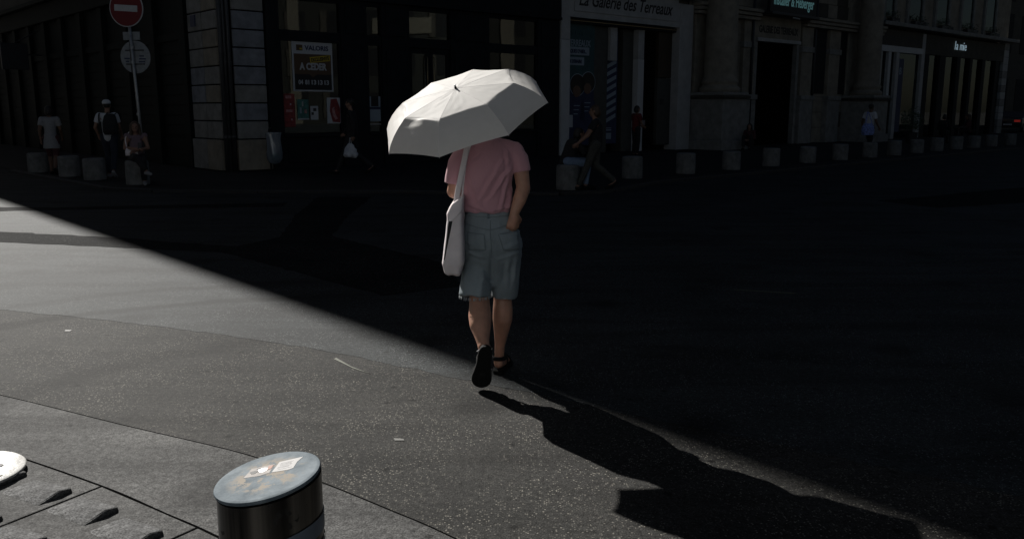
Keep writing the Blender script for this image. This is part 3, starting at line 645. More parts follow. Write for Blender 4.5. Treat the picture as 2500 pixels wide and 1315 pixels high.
# two portrait heads, outlined in pale blue
for (cx, zz, r) in ((12.82, 2.42, 0.36), (13.36, 2.52, 0.34)):
    MB().lathe([(r + 0.025, -0.004), (r + 0.025, 0.004)], 26).build('portrait_outline', 'print_paleblue', pp).matrix_local = Matrix.Translation((cx, 0.212, zz)) @ Matrix.Rotation(R(90), 4, 'X')
    MB().lathe([(r, -0.004), (r, 0.004)], 26).build('portrait_hair', 'hair_dark', pp).matrix_local = Matrix.Translation((cx, 0.206, zz)) @ Matrix.Rotation(R(90), 4, 'X')
    MB().lathe([(r * 0.55, -0.004), (r * 0.55, 0.004)], 22).build('portrait_face', 'skin_dark', pp).matrix_local = Matrix.Translation((cx - 0.04, 0.2, zz - 0.22)) @ Matrix.Rotation(R(90), 4, 'X')
    MB().prism([(-0.42, 0), (0.42, 0), (0.36, 0.62), (0.12, 0.78), (-0.14, 0.78), (-0.36, 0.6)], 0, 0.006).build('portrait_body', 'print_navy', pp).matrix_local = Matrix.Translation((cx, 0.214, zz - 1.3)) @ Matrix.Rotation(R(90), 4, 'X')
    for q in range(3): piece(pp, 'print_line', 'print_paleblue', cx - 0.18, cx + 0.12 - q * 0.05, 0.198, 0.204, zz - 0.72 - q * 0.14, zz - 0.69 - q * 0.14)
piece(pp, 'notice', 'paper', 12.3, 12.6, 0.200, 0.21, 0.98, 1.40)
sp = broot('striped_banner', 'tall navy banner with slanting pale stripes in the gallery passage'); sp['category'] = 'banner'
piece(sp, 'board', 'print_navy', 14.50, 15.28, 0.55, 0.60, 0.35, 4.35)
for k in range(11):
    z = 1.05 + k * 0.275
    MB().prism([(14.55, z), (15.20, z + 0.26), (15.20, z + 0.40), (14.55, z + 0.14)], -0.545, -0.538).build('stripe', 'print_paleblue', sp).rotation_euler = (R(90), 0, 0)
for z, h in ((0.62, 0.22), (0.92, 0.05), (1.0, 0.03)): piece(sp, 'print_block', 'print_paleblue', 14.6, 14.98, 0.536, 0.546, z - 0.1, z - 0.1 + h)

# --- stone bay with columns and door
nb = broot('column_building', 'weathered stone front with big columns either side of a doorway')
wall = piece(nb, 'wall', 'joint', 18.9, 34.4, 0.16, 1.2, 0.0, EAVE)
rows = [0.05, 0.75, 1.45, 2.15, 2.75, 3.35, 3.95, 4.55, 5.15, 5.75, 6.35, 6.95, 7.55]
for i, (z0, z1) in enumerate(zip(rows, rows[1:])):
    for (x0, x1) in ((18.9, 23.25), (26.75, 34.4)):
        x = x0 + (0.35 if i % 2 else 0.0); cuts = [x0]
        while x < x1 - 0.6:
            if x > x0 + 0.1: cuts.append(x)
            x += random.uniform(0.85, 1.25)
        cuts.append(x1)
        for a, b in zip(cuts, cuts[1:]):
            piece(wall, 'stone_block', random.choice(['stone_yellow', 'stone_yellow', 'stone_dark']), a + 0.008, b - 0.008, 0.06 + random.uniform(-0.008, 0.008), 0.4, z0 + 0.008, z1 - 0.008)
piece(wall, 'wall_head', 'stone_yellow', 23.25, 26.75, 0.06, 0.6, 5.55, 7.55)
for (cx, cy, r) in ((19.80, -0.76, 0.62), (31.95, -0.76, 0.56)):
    pd = piece(nb, 'pedestal', 'stone_grey', cx - 0.80, cx + 0.80, -1.50, 0.1, 0.42, 2.0, bevel=0.02)
    piece(pd, 'pedestal_foot', 'stone_grey', cx - 0.90, cx + 0.90, -1.60, 0.1, 0.0, 0.42, bevel=0.03)
    piece(pd, 'pedestal_cap', 'stone_dark', cx - 0.92, cx + 0.92, -1.62, 0.1, 2.0, 2.12, bevel=0.03)
    piece(pd, 'pedestal_cap', 'stone_grey', cx - 0.86, cx + 0.86, -1.56, 0.1, 2.12, 2.24, bevel=0.03)
    c = MB().lathe([(r * 1.28, 2.24), (r * 1.30, 2.36), (r * 1.24, 2.44), (r * 1.08, 2.48), (r * 1.08, 2.54), (r * 1.17, 2.6), (r * 1.17, 2.68), (r * 1.03, 2.76), (r, 2.95), (r * 0.99, 4.2), (r * 0.95, 6.0), (r * 0.9, 8.6)], 40, cx, cy).build('column', 'stone_yellow', nb, True)
    piece(nb, 'pilaster', 'stone_yellow', cx - 0.7, cx + 0.7, -0.06, 0.12, 2.2, 8.6, bevel=0.02)
# intermediate pilasters and door surround
for (a, b) in ((22.35, 23.2), (26.95, 27.9), (29.4, 30.4)):
    p = piece(nb, 'pilaster', 'stone_yellow', a, b, -0.10, 0.1, 2.2, 5.2, bevel=0.015)
    piece(p, 'pilaster_plinth', 'stone_grey', a - 0.08, b + 0.08, -0.20, 0.1, 0.05, 2.0, bevel=0.02)
    piece(p, 'pilaster_cap', 'stone_grey', a - 0.12, b + 0.12, -0.26, 0.1, 2.0, 2.2, bevel=0.02)
    piece(p, 'capital', 'stone_grey', a - 0.06, b + 0.06, -0.16, 0.1, 4.1, 4.35, bevel=0.02)
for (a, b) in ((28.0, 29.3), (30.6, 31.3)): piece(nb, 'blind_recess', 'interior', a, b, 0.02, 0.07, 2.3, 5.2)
for (z, d) in ((5.2, 0.30), (5.35, 0.38), (5.5, 0.45)):
    piece(nb, 'entablature', 'stone_yellow', 18.95, 23.2, -d, 0.1, z, z + 0.13, bevel=0.02); piece(nb, 'entablature', 'stone_yellow', 26.95, 34.4, -d, 0.1, z, z + 0.13, bevel=0.02)
piece(nb, 'door_architrave', 'stone_grey', 23.22, 23.45, -0.06, 0.5, 0.05, 4.4, bevel=0.02)
piece(nb, 'door_architrave', 'stone_grey', 26.6, 26.8, -0.06, 0.5, 0.05, 4.4, bevel=0.02)
lt = piece(nb, 'door_lintel', 'stone_yellow', 23.22, 26.8, -0.08, 0.5, 4.55, 5.45, bevel=0.02)
piece(lt, 'lintel_sill', 'stone_pale', 23.3, 26.75, -0.16, 0.3, 4.40, 4.55, bevel=0.02)
text('lettering', 'GALERIE DES TERREAUX', 0.40, 'print_black', lt, (23.45, -0.085, 4.78), width=3.1, bold=0.012)
dr = piece(nb, 'door', 'timber_brown', 23.45, 25.2, 0.55, 0.65, 0.06, 2.45, bevel=0.01)
for (a, b, z0, z1) in ((23.6, 24.25, 0.3, 1.1), (24.4, 25.05, 0.3, 1.1), (23.6, 24.25, 1.3, 2.25), (24.4, 25.05, 1.3, 2.25)): piece(dr, 'door_panel', 'timber_brown', a, b, 0.52, 0.56, z0, z1, bevel=0.015)
piece(nb, 'door_leaf', 'panel_grey', 25.4, 26.6, 0.35, 0.45, 0.06, 4.2, bevel=0.01)
piece(nb, 'doorway_back', 'interior', 23.2, 26.8, 1.25, 1.3, 0.05, 4.6)
for x, y0 in ((22.9, -0.16), (28.05, -0.10)): MB().tube([(x, y0, 0.1), (x, y0, 8.0)], 0.06, 10).build('drain_pipe', 'metal_dark', nb, True)
sg = broot('upper_signboard', 'black signboard with pale cyan lettering above the stone doorway'); sg['category'] = 'sign'
piece(sg, 'board', 'print_black', 23.3, 27.0, -0.65, -0.50, 5.55, 6.6, bevel=0.01)
text('lettering', 'Installer & Héberger', 0.62, 'neon_cyan', sg, (23.55, -0.66, 5.86), width=3.2, bold=0.01)
piece(sg, 'support_shelf', 'metal_dark', 23.25, 27.05, -0.8, 0.05, 5.45, 5.55, bevel=0.01)
MB().tube([(25.0, -0.7, 5.40), (25.5, -0.72, 5.38)], 0.05, 10).build('spot_lamp', 'metal_grey', sg, True)

# --- right hand shops
rb = broot('right_building', 'dim right-hand block with shop windows below and tall windows above')
piece(rb, 'upper_wall', 'stone_yellow', 34.4, 52.3, 0.1, 50, 5.9, EAVE - 1.0)
piece(rb, 'shop_lintel', 'stone_white', 34.4, 39.6, -0.08, 0.3, 4.5, 4.8, bevel=0.01)
piece(rb, 'shop_fascia', 'stone_dark', 34.4, 39.6, -0.05, 0.3, 4.8, 5.6, bevel=0.01)
text('lettering', 'GALERIE DES TERREAUX', 0.40, 'print_black', rb, (34.7, -0.055, 5.0), width=4.4, bold=0.012)
for (a, b) in ((34.5, 34.85), (36.45, 36.8), (39.45, 39.85)): piece(rb, 'shop_post', 'stone_pale', a, b, -0.06, 0.3, 0.05, 4.5 if a < 39 else 5.6, bevel=0.01)
piece(rb, 'shop_post', 'stone_white', 35.55, 35.85, -0.06, 0.3, 0.05, 4.5, bevel=0.01)
piece(rb, 'shop_interior', 'interior', 34.4, 52, 1.6, 1.7, 0.05, 5.8)
for (a, b) in ((34.85, 35.55), (35.85, 36.45), (36.8, 39.45)): piece(rb, 'window_pane', 'glass', a, b, 0.1, 0.106, 0.1, 4.5)
piece(rb, 'window_banner', 'print_navy', 36.85, 37.6, 0.05, 0.09, 0.4, 4.2)
text('lettering', 'B', 0.5, 'print_paleblue', rb, (37.1, 0.045, 3.4), bold=0.01)
fa = piece(rb, 'cafe_fascia', 'stone_dark', 39.85, 51.6, -0.03, 0.3, 4.55, 5.6, bevel=0.01)
piece(rb, 'stone_cornice', 'stone_grey', 34.0, 52.7, -0.5, 0.2, 5.72, 5.92, bevel=0.03)
for ch, dx in (('l', 0.0), ('a', 0.2), ('m', 0.72), ('i', 1.2), ('e', 1.38)): text('letter', ch, 0.68, 'neon_white', fa, (43.6 + dx, -0.10, 4.95), shear=0.1, extrude=0.01)
for (a, b) in ((39.85, 40.5), (41.9, 42.7), (44.3, 44.8), (46.2, 46.6), (48.1, 48.6), (50.3, 50.8)):
    piece(rb, 'cafe_pillar', 'timber_dark', a, b, -0.04, 0.3, 0.05, 4.55, bevel=0.01)
for (a, b) in ((40.5, 41.9), (42.7, 44.3), (44.8, 46.2), (46.6, 48.1), (48.6, 50.3), (50.8, 51.5)): piece(rb, 'window_pane', 'glass', a, b, 0.12, 0.126, 0.1, 4.55)
ep = piece(rb, 'end_pier', 'joint', 51.55, 52.3, 0.0, 0.6, 0.05, 5.7)
for i in range(13): piece(ep, 'stone_block', random.choice(['stone_grey', 'stone_pale']), 51.53, 52.34, -0.05, 0.3, 0.06 + i * 0.435, 0.06 + i * 0.435 + 0.42, bevel=0.015)
piece(rb, 'end_wall', 'render_wall', 52.0, 52.3, 0.6, 50, 0.05, 6.0)
for (a, b) in ((34.9, 35.9), (37.6, 39.2), (41.0, 42.6), (44.5, 46.1), (48.0, 49.6)):
    w = piece(rb, 'window', 'interior', a, b, 0.06, 0.12, 6.25, 9.2)
    piece(w, 'window_pane', 'glass', a, b, 0.045, 0.05, 6.25, 9.2)
    piece(w, 'window_surround', 'stone_grey', a - 0.22, a, -0.04, 0.12, 6.0, 9.3, bevel=0.01); piece(w, 'window_surround', 'stone_grey', b, b + 0.22, -0.04, 0.12, 6.0, 9.3, bevel=0.01)
    fb = tag(broot('flower_box', 'trailing planter with pale blooms under the %s upstairs window' % {34.9: 'first', 37.6: 'second', 41.0: 'third', 44.5: 'fourth', 48.0: 'fifth'}[a]), cat='planter', group='window boxes of the right-hand block')
    piece(fb, 'trough', 'metal_dark', a + 0.05, b - 0.05, -0.36, -0.10, 5.93, 6.12)
    lv = MB(); fl = MB()
    for q in range(150):
        c = Vector((random.uniform(a, b), random.uniform(-0.42, -0.05), 6.1 + random.uniform(-0.18, 0.38))); s = random.uniform(0.03, 0.07)
        u = Vector((random.uniform(-1, 1), random.uniform(-1, 1), random.uniform(-1, 1))).normalized(); w_ = u.orthogonal().normalized()
        (lv if q % 9 else fl).add([c - u * s, c + w_ * s * 0.6, c + u * s, c - w_ * s * 0.6], [(0, 1, 2, 3)])
    lv.build('foliage', 'leaf', fb); fl.build('bloom', 'leaf_flower', fb)
lo = broot('pendant_lamp', 'small glowing orange lamp hanging behind the cafe window'); lo['category'] = 'lamp'
MB().ell((47.2, 0.4, 3.1), 0.10, 0.10, 0.12).build('bulb', 'lamp_orange', lo, True)
MB().tube([(47.2, 0.4, 3.2), (47.2, 0.4, 4.6)], 0.008, 6).build('cord', 'metal_dark', lo)

# far side of the street on the right, and the sunlit fronts across the square that the shop windows mirror
fbld = tag(empty('far_building', (36.0, 66.0, 0), BR), 'black unlit facade at the far right beyond the side street', 'building')
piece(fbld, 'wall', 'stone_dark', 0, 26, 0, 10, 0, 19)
for i in range(6):
    for z in (1.0, 5.8, 9.6): piece(fbld, 'window', 'interior', 1.0 + i * 4, 3.2 + i * 4, -0.03, 0.05, z, z + 2.9)
seb = broot('sun_block', 'unseen dark block added to keep sun off the side street at far right')  # unseen, added to block the sun from the side street
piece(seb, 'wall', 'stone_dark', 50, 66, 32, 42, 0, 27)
for i in range(3):
    for z in (1.0, 5.8, 9.6): piece(seb, 'window', 'interior', 53 + i * 4, 55 + i * 4, 31.97, 32.05, z, z + 2.9)
ob = tag(empty('opposite_building', (66, 0, 0), 0), 'pale sunlit terrace across the square seen mirrored in the shop windows', 'building')
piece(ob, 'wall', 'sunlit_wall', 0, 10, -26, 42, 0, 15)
piece(ob, 'roof', 'stone_dark', -0.6, 10.4, -26.4, 42.4, 15.0, 17.5)
for i in range(16):
    yy = -23 + i * 4.0
    for z in (0.6, 5.2, 9.2):
        w = piece(ob, 'window', 'interior', -0.03, 0.1, yy, yy + 1.6, z, z + 2.8)
        piece(w, 'shutter', 'stone_dark', -0.08, -0.02, yy - 0.75, yy - 0.03, z, z + 2.8)

mat('sunlit_patch', (0.17, 0.155, 0.12), 0.9, var=0.15, scale=1.5)
mat('fill_wall', (0.30, 0.322, 0.345), 0.9, var=0.1, scale=0.8)  # blue-grey, tinted for the bounced fill light
for (a, b, z0, z1) in ((-3.4, -2.2, 0.0, 15.0), (6.0, 12.5, 9.6, 11.2), (20.0, 21.4, 0, 15.0), (-15, -9, 11.8, 13.2)): piece(ob, 'sun_patch', 'sunlit_patch', -0.12, 0.0, a, b, z0, z1)  # pale strips paint sunlit patches on to the dark mirrored wall
bbg = tag(empty('fill_house', (0, -6.5, 0), 0), 'unseen house front added behind the viewer for fill light', 'building')  # unseen house added to bounce fill light on the walker's back
piece(bbg, 'wall', 'fill_wall', -16, 3, -6, 0, 0, 9.5)
piece(bbg, 'roof', 'stone_dark', -16.4, 3.4, -6.4, 0.5, 9.5, 11.5)
for i in range(6):
    for z in (0.4, 4.0, 7.0): w = piece(bbg, 'window', 'interior', -15 + i * 3.0, -13.8 + i * 3.0, -0.05, 0.03, z, z + 2.1); piece(w, 'window_frame', 'stone_white', -15.1 + i * 3.0, -13.7 + i * 3.0, -0.04, 0.06, z - 0.12, z)
lst = tag(empty('street_house', CORNER, BR), 'dim house row across the side street at far left', 'building')
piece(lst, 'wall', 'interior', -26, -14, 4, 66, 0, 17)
for i in range(14):
    for z in (0.4, 5.0, 9.0, 12.6): piece(lst, 'window', 'interior', -14.05, -13.97, 6 + i * 4.2, 7.6 + i * 4.2, z, z + 2.6)

# ------------------------------------------------------------------ posters in the corner shop window
def P(name, label, cat='poster', group=None):
    o = broot(name, label); o['category'] = cat
    if group: o['group'] = group
    return o
po = P('sale_poster', 'large white framed poster with A CEDER on brown in shop window')
yy = 0.03
piece(po, 'sheet', 'paper', 1.93, 3.12, yy - 0.006, yy, 2.06, 3.33)
piece(po, 'brown_field', 'print_brown', 1.98, 3.07, yy - 0.011, yy - 0.007, 2.42, 3.02)
MB().prism([(1.98, 2.10), (3.07, 2.10), (3.07, 2.50), (2.64, 2.50), (2.52, 2.42), (2.40, 2.50), (1.98, 2.50)], -(yy - 0.010), -(yy - 0.014)).build('black_field', 'print_black', po).rotation_euler = (R(90), 0, 0)
text('lettering', 'A CEDER', 0.24, 'paper', po, (2.13, yy - 0.016, 2.62), width=0.80, bold=0.010)
for gi, gs in enumerate(('04', '81', '13', '13', '13')): text('lettering', gs, 0.16, 'paper', po, (2.08 + gi * 0.192, yy - 0.018, 2.24), width=0.132 if gi != 1 else 0.12, bold=0.005)
text('lettering', 'VALORIS', 0.17, 'print_navy', po, (2.30, yy - 0.012, 3.12), width=0.70, bold=0.004)
piece(po, 'logo', 'print_brown', 2.06, 2.24, yy - 0.010, yy - 0.006, 3.10, 3.25)
piece(po, 'logo_bar', 'print_yellow', 2.15, 2.23, yy - 0.013, yy - 0.010, 3.13, 3.17)
t = piece(po, 'yellow_tag', 'print_yellow', -0.30, 0.30, -0.003, 0.003, -0.075, 0.075); t.location = (2.74, yy - 0.018, 2.90); t.rotation_euler = (0, R(-7), 0)
text('tag_lettering', 'EXCLUSIVITÉ', 0.13, 'print_black', t, (-0.27, -0.006, -0.045), width=0.54, bold=0.004)
def poster(name, label, x0, x1, z0, z1, m, extras=()):
    o = P(name, label); piece(o, 'sheet', m, x0, x1, yy - 0.006, yy, z0, z1)
    for i, (nm, mm, a, b, c, d) in enumerate(extras): piece(o, nm, mm, x0 + a * (x1 - x0), x0 + b * (x1 - x0), yy - 0.010 - 0.003 * i, yy - 0.006 - 0.003 * i, z0 + c * (z1 - z0), z0 + d * (z1 - z0))
    return o
poster('red_poster', 'narrow dark red poster at the left edge of the shop window', 1.63, 1.95, 1.14, 1.99, 'print_red', [('white_print', 'print_pink', 0.2, 0.7, 0.86, 0.95), ('white_print', 'print_pink', 0.2, 0.75, 0.45, 0.53), ('spot', 'paper', 0.55, 0.66, 0.66, 0.71), ('spot', 'paper', 0.62, 0.7, 0.2, 0.25)])
poster('green_poster', 'green picture poster with white foot strip below the sale poster', 2.02, 2.35, 1.33, 1.85, 'print_green', [('foot_strip', 'paper', 0.0, 1.0, -0.01, 0.06), ('figure', 'print_paleblue', 0.2, 0.35, 0.3, 0.6), ('figure', 'stone_pale', 0.4, 0.52, 0.65, 0.9), ('figure', 'print_pink', 0.6, 0.8, 0.3, 0.5)])
poster('white_notice', 'small white sheet with black shapes between two posters', 2.40, 2.63, 1.32, 1.68, 'paper', [('black_print', 'print_black', 0.35, 0.75, 0.62, 0.85), ('black_print', 'print_black', 0.1, 0.4, 0.35, 0.55)])
fp = poster('floral_poster', 'white poster with dark red figure at the right of the window', 2.90, 3.33, 1.22, 1.90, 'paper')
MB().prism([(3.02, 1.86), (3.20, 1.88), (3.30, 1.62), (3.29, 1.24), (3.06, 1.26), (2.98, 1.55)], -0.024, -0.018).build('figure', 'print_red', fp).rotation_euler = (R(90), 0, 0)
MB().prism([(3.05, 1.62), (3.12, 1.66), (3.14, 1.48), (3.22, 1.34), (3.14, 1.32), (3.06, 1.45)], -0.020, -0.014).build('figure_light', 'print_pink', fp).rotation_euler = (R(90), 0, 0)
o = poster('portrait_flyer', 'pale grey flyer with rounded foot in the narrow window', 4.22, 4.62, 1.26, 1.95, 'print_paleblue', [('dark_print', 'print_black', 0.2, 0.8, 0.6, 1.0), ('dark_print', 'print_navy', 0.05, 0.95, 0.48, 0.58), ('foot_strip', 'stone_pale', 0.0, 1.0, -0.13, -0.09)])

# ------------------------------------------------------------------ bollards in rows
def stone_bollard(loc, label, h=0.48):
    h += random.uniform(-0.015, 0.02); o = empty('stone_bollard', loc, 0); o.rotation_euler = (R(random.uniform(-1.5, 1.5)), R(random.uniform(-1.5, 1.5)), random.uniform(0, 6)); tag(o, label, 'bollard', 'squat concrete bollards along the pavement edge')
    r = 0.235
    MB().lathe([(r * 0.96, -0.05), (r, 0.03), (r * 1.0, h * 0.6), (r * 0.985, h - 0.035), (r * 0.96, h - 0.01), (r * 0.90, h)], 32).build('shaft', 'concrete', o, True)
    MB().lathe([(r * 0.86, h), (r * 0.84, h + 0.006)], 32).build('top_face', 'concrete', o)
    return o
ords = ['first', 'second', 'third', 'fourth', 'fifth', 'sixth', 'seventh', 'eighth', 'ninth', 'tenth', 'eleventh', 'twelfth', 'thirteenth', 'fourteenth']
right_b = [(2.75, 19.74), (4.26, 21.2), (5.73, 22.6), (7.18, 24.0), (8.7, 25.5), (10.2, 26.95), (11.72, 28.4), (13.15, 29.85), (14.6, 31.3), (16.0, 32.7), (17.45, 34.1), (18.85, 35.45), (20.3, 36.8), (21.9, 38.2)]
for i, (x, y) in enumerate(right_b): stone_bollard((x, y, 0.045), '%s concrete bollard from the left in the row on the right' % ords[i])
for (x, y, l) in ((-11.86, 21.64, 'leftmost concrete bollard, behind the person in the loose pale top'), (-10.4, 20.3, 'second concrete bollard from the left edge, beside the walker'),
                  (-9.35, 19.35, 'pale concrete bollard just left of the man with the cap'), (-7.87, 18.14, 'concrete bollard that the woman with the phone sits on'),
                  (1.10, 16.95, 'concrete bollard under the person in blue jeans')):
    stone_bollard((x, y, 0.045), l)

# ------------------------------------------------------------------ street sign, bag stand, steel bollard, cover plate
def disc_at(name, r, th, m, parent, c, rot, n=40):
    o = MB().lathe([(r * 0.985, -th / 2), (r, -th / 4), (r, th / 4), (r * 0.985, th / 2)], n).build(name, m, parent)
    o.matrix_local = Matrix.Translation(c) @ rot; return o
RX = Matrix.Rotation(R(90), 4, 'X')
ss = tag(empty('road_sign', (-8.12, 19.0, 0.04), R(-8)), 'no-entry road sign on a thin leaning pole at the left', 'road sign')
MB().tube([(0.06, 0, 0), (0.0, 0, 1.8), (-0.075, 0, 4.05)], 0.03, 12).build('pole', 'metal_grey', ss, True)
f1 = Matrix.Rotation(R(6), 4, 'Y') @ RX
rim = disc_at('sign_rim', 0.385, 0.02, 'sign_white', ss, (-0.06, -0.045, 3.66), f1)
disc_at('red_disc', 0.365, 0.02, 'sign_red', ss, (-0.06, -0.052, 3.66), f1)
b = MB().box(-0.26, 0.26, -0.012, 0.012, -0.065, 0.065).build('white_bar', 'sign_white', ss); b.location = (-0.06, -0.062, 3.66); b.rotation_euler = (0, R(4), 0)
q = MB().box(-0.19, 0.19, -0.01, 0.01, -0.085, 0.085).build('small_plate', 'sign_back', ss); q.location = (-0.05, 0.05, 3.10)
disc_at('rear_disc', 0.345, 0.02, 'sign_back', ss, (0.0, 0.06, 2.66), RX)
for z in (2.51, 2.80): MB().box(-0.21, 0.21, 0.02, 0.048, z - 0.012, z + 0.012).build('bracket', 'metal_dark', ss)
MB().box(-0.11, -0.05, 0.035, 0.05, 2.33, 3.0).build('dark_strip', 'metal_dark', ss)  # dark upright strip on the rear disc
for (x0, x1, z) in ((0.09, 0.24, 2.62), (0.08, 0.22, 2.56), (-0.25, -0.13, 2.63), (-0.22, -0.15, 2.57), (0.1, 0.2, 2.68)):
    MB().box(x0, x1, 0.040, 0.05, z - 0.014, z + 0.014).build('sticker', 'print_navy', ss)
for z in (1.42, 2.52, 2.82): MB().lathe([(0.04, z), (0.04, z + 0.06)], 12, 0.0 if z < 1.9 else -0.03, 0).build('clamp', 'metal_grey', ss)

rbg = tag(broot('rubbish_bag_stand', 'clear rubbish bag hanging from a ring stand beside the stone pillar'), cat='bin')
cx, cy = 1.12, -0.34
MB().tube([(cx, cy + 0.22, 0.05), (cx, cy + 0.22, 1.10), (cx, cy + 0.16, 1.12)], 0.025, 10).build('post', 'metal_dark', rbg, True)
ring = [(cx + 0.18 * math.cos(a), cy + 0.18 * math.sin(a), 1.0) for a in [2 * math.pi * k / 24 for k in range(25)]]
MB().tube(ring, 0.016, 8).build('ring', 'metal_grey', rbg, True)
prof = [(0.18, 1.02), (0.185, 0.97), (0.165, 0.86), (0.17, 0.7), (0.185, 0.5), (0.18, 0.36), (0.13, 0.25), (0.03, 0.22)]
bagm = MB(); rr = []
for (r, z) in prof: rr.append([(cx + r * (1 + 0.10 * math.sin(7 * a + 9 * z) + 0.05 * math.sin(13 * a - 20 * z)) * math.cos(a), cy + r * (1 + 0.10 * math.sin(7 * a + 9 * z)) * math.sin(a), z) for a in [2 * math.pi * k / 40 for k in range(40)]])
bagm.rings(rr, cap=False).build('plastic_bag', 'clear_plastic', rbg, True)
MB().ell((cx, cy, 0.40), 0.13, 0.13, 0.12).build('rubbish', 'print_green', rbg, True)

sb = tag(empty('steel_bollard', (-0.607, 2.02, 0)), 'round black post with worn pale slanted lid in the near foreground', 'bollard')
tilt = Matrix.Rotation(R(-9.5), 4, 'Y') @ Matrix.Rotation(R(3), 4, 'X')
rb_, n_ = 0.128, 56
def tz(x, y): return 0.692 + x * math.tan(R(9.5)) + y * math.tan(R(3)) * 0.9
rings_ = []
for z in (0.0, 0.30): rings_.append([(rb_ * math.cos(2 * math.pi * j / n_), rb_ * math.sin(2 * math.pi * j / n_), z) for j in range(n_)])
rings_.append([(rb_ * math.cos(2 * math.pi * j / n_), rb_ * math.sin(2 * math.pi * j / n_), tz(rb_ * math.cos(2 * math.pi * j / n_), rb_ * math.sin(2 * math.pi * j / n_)) - 0.008) for j in range(n_)])
body = MB().rings(rings_).build('post', 'bollard_steel', sb, True)
body.data.polygons[-1].use_smooth = False
em = body.modifiers.new('e', 'EDGE_SPLIT')
def band(z0, z1, m, k=0.25):
    rr = [[((rb_ + 0.0025) * math.cos(2 * math.pi * j / n_), (rb_ + 0.0025) * math.sin(2 * math.pi * j / n_), z + (rb_ * math.cos(2 * math.pi * j / n_)) * k) for j in range(n_)] for z in (z0, z1)]
    return MB().rings(rr, cap=False).build('reflective_band', m, sb, True)
band(0.530, 0.575, 'bollard_band', 0.22)
band(0.495, 0.507, 'bollard_band', 0.22)
lid = MB().lathe([(0.123, -0.004), (0.131, -0.001), (0.1325, 0.004), (0.131, 0.008), (0.124, 0.010)], 64).build('lid', 'bollard_lid', sb, True)
lid.data.polygons[-1].use_smooth = False
lid.modifiers.new('e', 'EDGE_SPLIT')
lid.matrix_local = Matrix.Translation((-0.003, 0, 0.692)) @ tilt
def on_lid(name, poly, m, z, parent=lid): return MB().prism(poly, 0.0095, z).build(name, m, parent)
mat('sticker_worn', (0.20, 0.18, 0.165), 0.7, var=0.45, scale=40); mat('sticker_white', (0.36, 0.355, 0.35), 0.7, var=0.08, scale=40); mat('sticker_orange', (0.30, 0.13, 0.085), 0.7, var=0.3, scale=40)
on_lid('worn_sticker', [(-0.062, 0.004), (-0.055, 0.052), (0.004, 0.060), (0.002, 0.012), (-0.02, 0.002)], 'sticker_worn', 0.0105)
for (px, py, r) in ((-0.042, 0.027, 0.010), (-0.020, 0.033, 0.012), (-0.033, 0.043, 0.006)):
    on_lid('print_spot', [(px + r * math.cos(a) * (1 + 0.3 * math.sin(3 * a)), py + r * 0.9 * math.sin(a)) for a in [k * math.pi / 8 for k in range(16)]], 'gum_dark' if r < 0.011 else 'metal_grey', 0.0110)
on_lid('orange_print', [(-0.010, 0.030), (-0.009, 0.052), (0.002, 0.055), (0.001, 0.034)], 'sticker_orange', 0.0112)
on_lid('white_sticker', [(0.008, 0.012), (0.014, 0.068), (0.074, 0.078), (0.064, 0.052), (0.062, 0.018), (0.050, 0.012)], 'sticker_white', 0.0106)
for k in range(6):
    x0 = 0.016 + random.uniform(0, 0.006); y0 = 0.022 + k * 0.007
    on_lid('scribble', [(x0, y0), (x0 + random.uniform(0.02, 0.036), y0 + 0.004), (x0 + 0.03, y0 + 0.005), (x0, y0 + 0.0014)], 'metal_dark', 0.0110)

cp = tag(empty('cover_plate', (-2.405, 3.555, 0.02)), 'round bright white metal plate with dark hole lying on the paving', 'plate')
pl = MB(); nn = 48
outer = [(0.235 * math.cos(2 * math.pi * k / nn), 0.235 * math.sin(2 * math.pi * k / nn)) for k in range(nn)]
pl.lathe([(0.22, 0.0), (0.236, 0.006), (0.238, 0.012), (0.232, 0.017), (0.12, 0.021), (0.02, 0.022)], 48); pl.build('disc', 'plate_white', cp, True)
MB().lathe([(0.022, 0.0216), (0.022, 0.0232)], 16, 0.115, 0.05).build('hole', 'gum_dark', cp)
MB().prism([(0.09, 0.055), (0.118, 0.072), (0.14, 0.055), (0.12, 0.035)], 0.0210, 0.0228).build('hole_edge', 'gum_dark', cp)
mat('dirt_tan', (0.30, 0.27, 0.20), 0.8, var=0.4, scale=50)
MB().prism([(0.14, -0.07), (0.19, -0.04), (0.185, -0.09), (0.15, -0.11)], 0.014, 0.0205).build('dirt_patch', 'dirt_tan', cp)

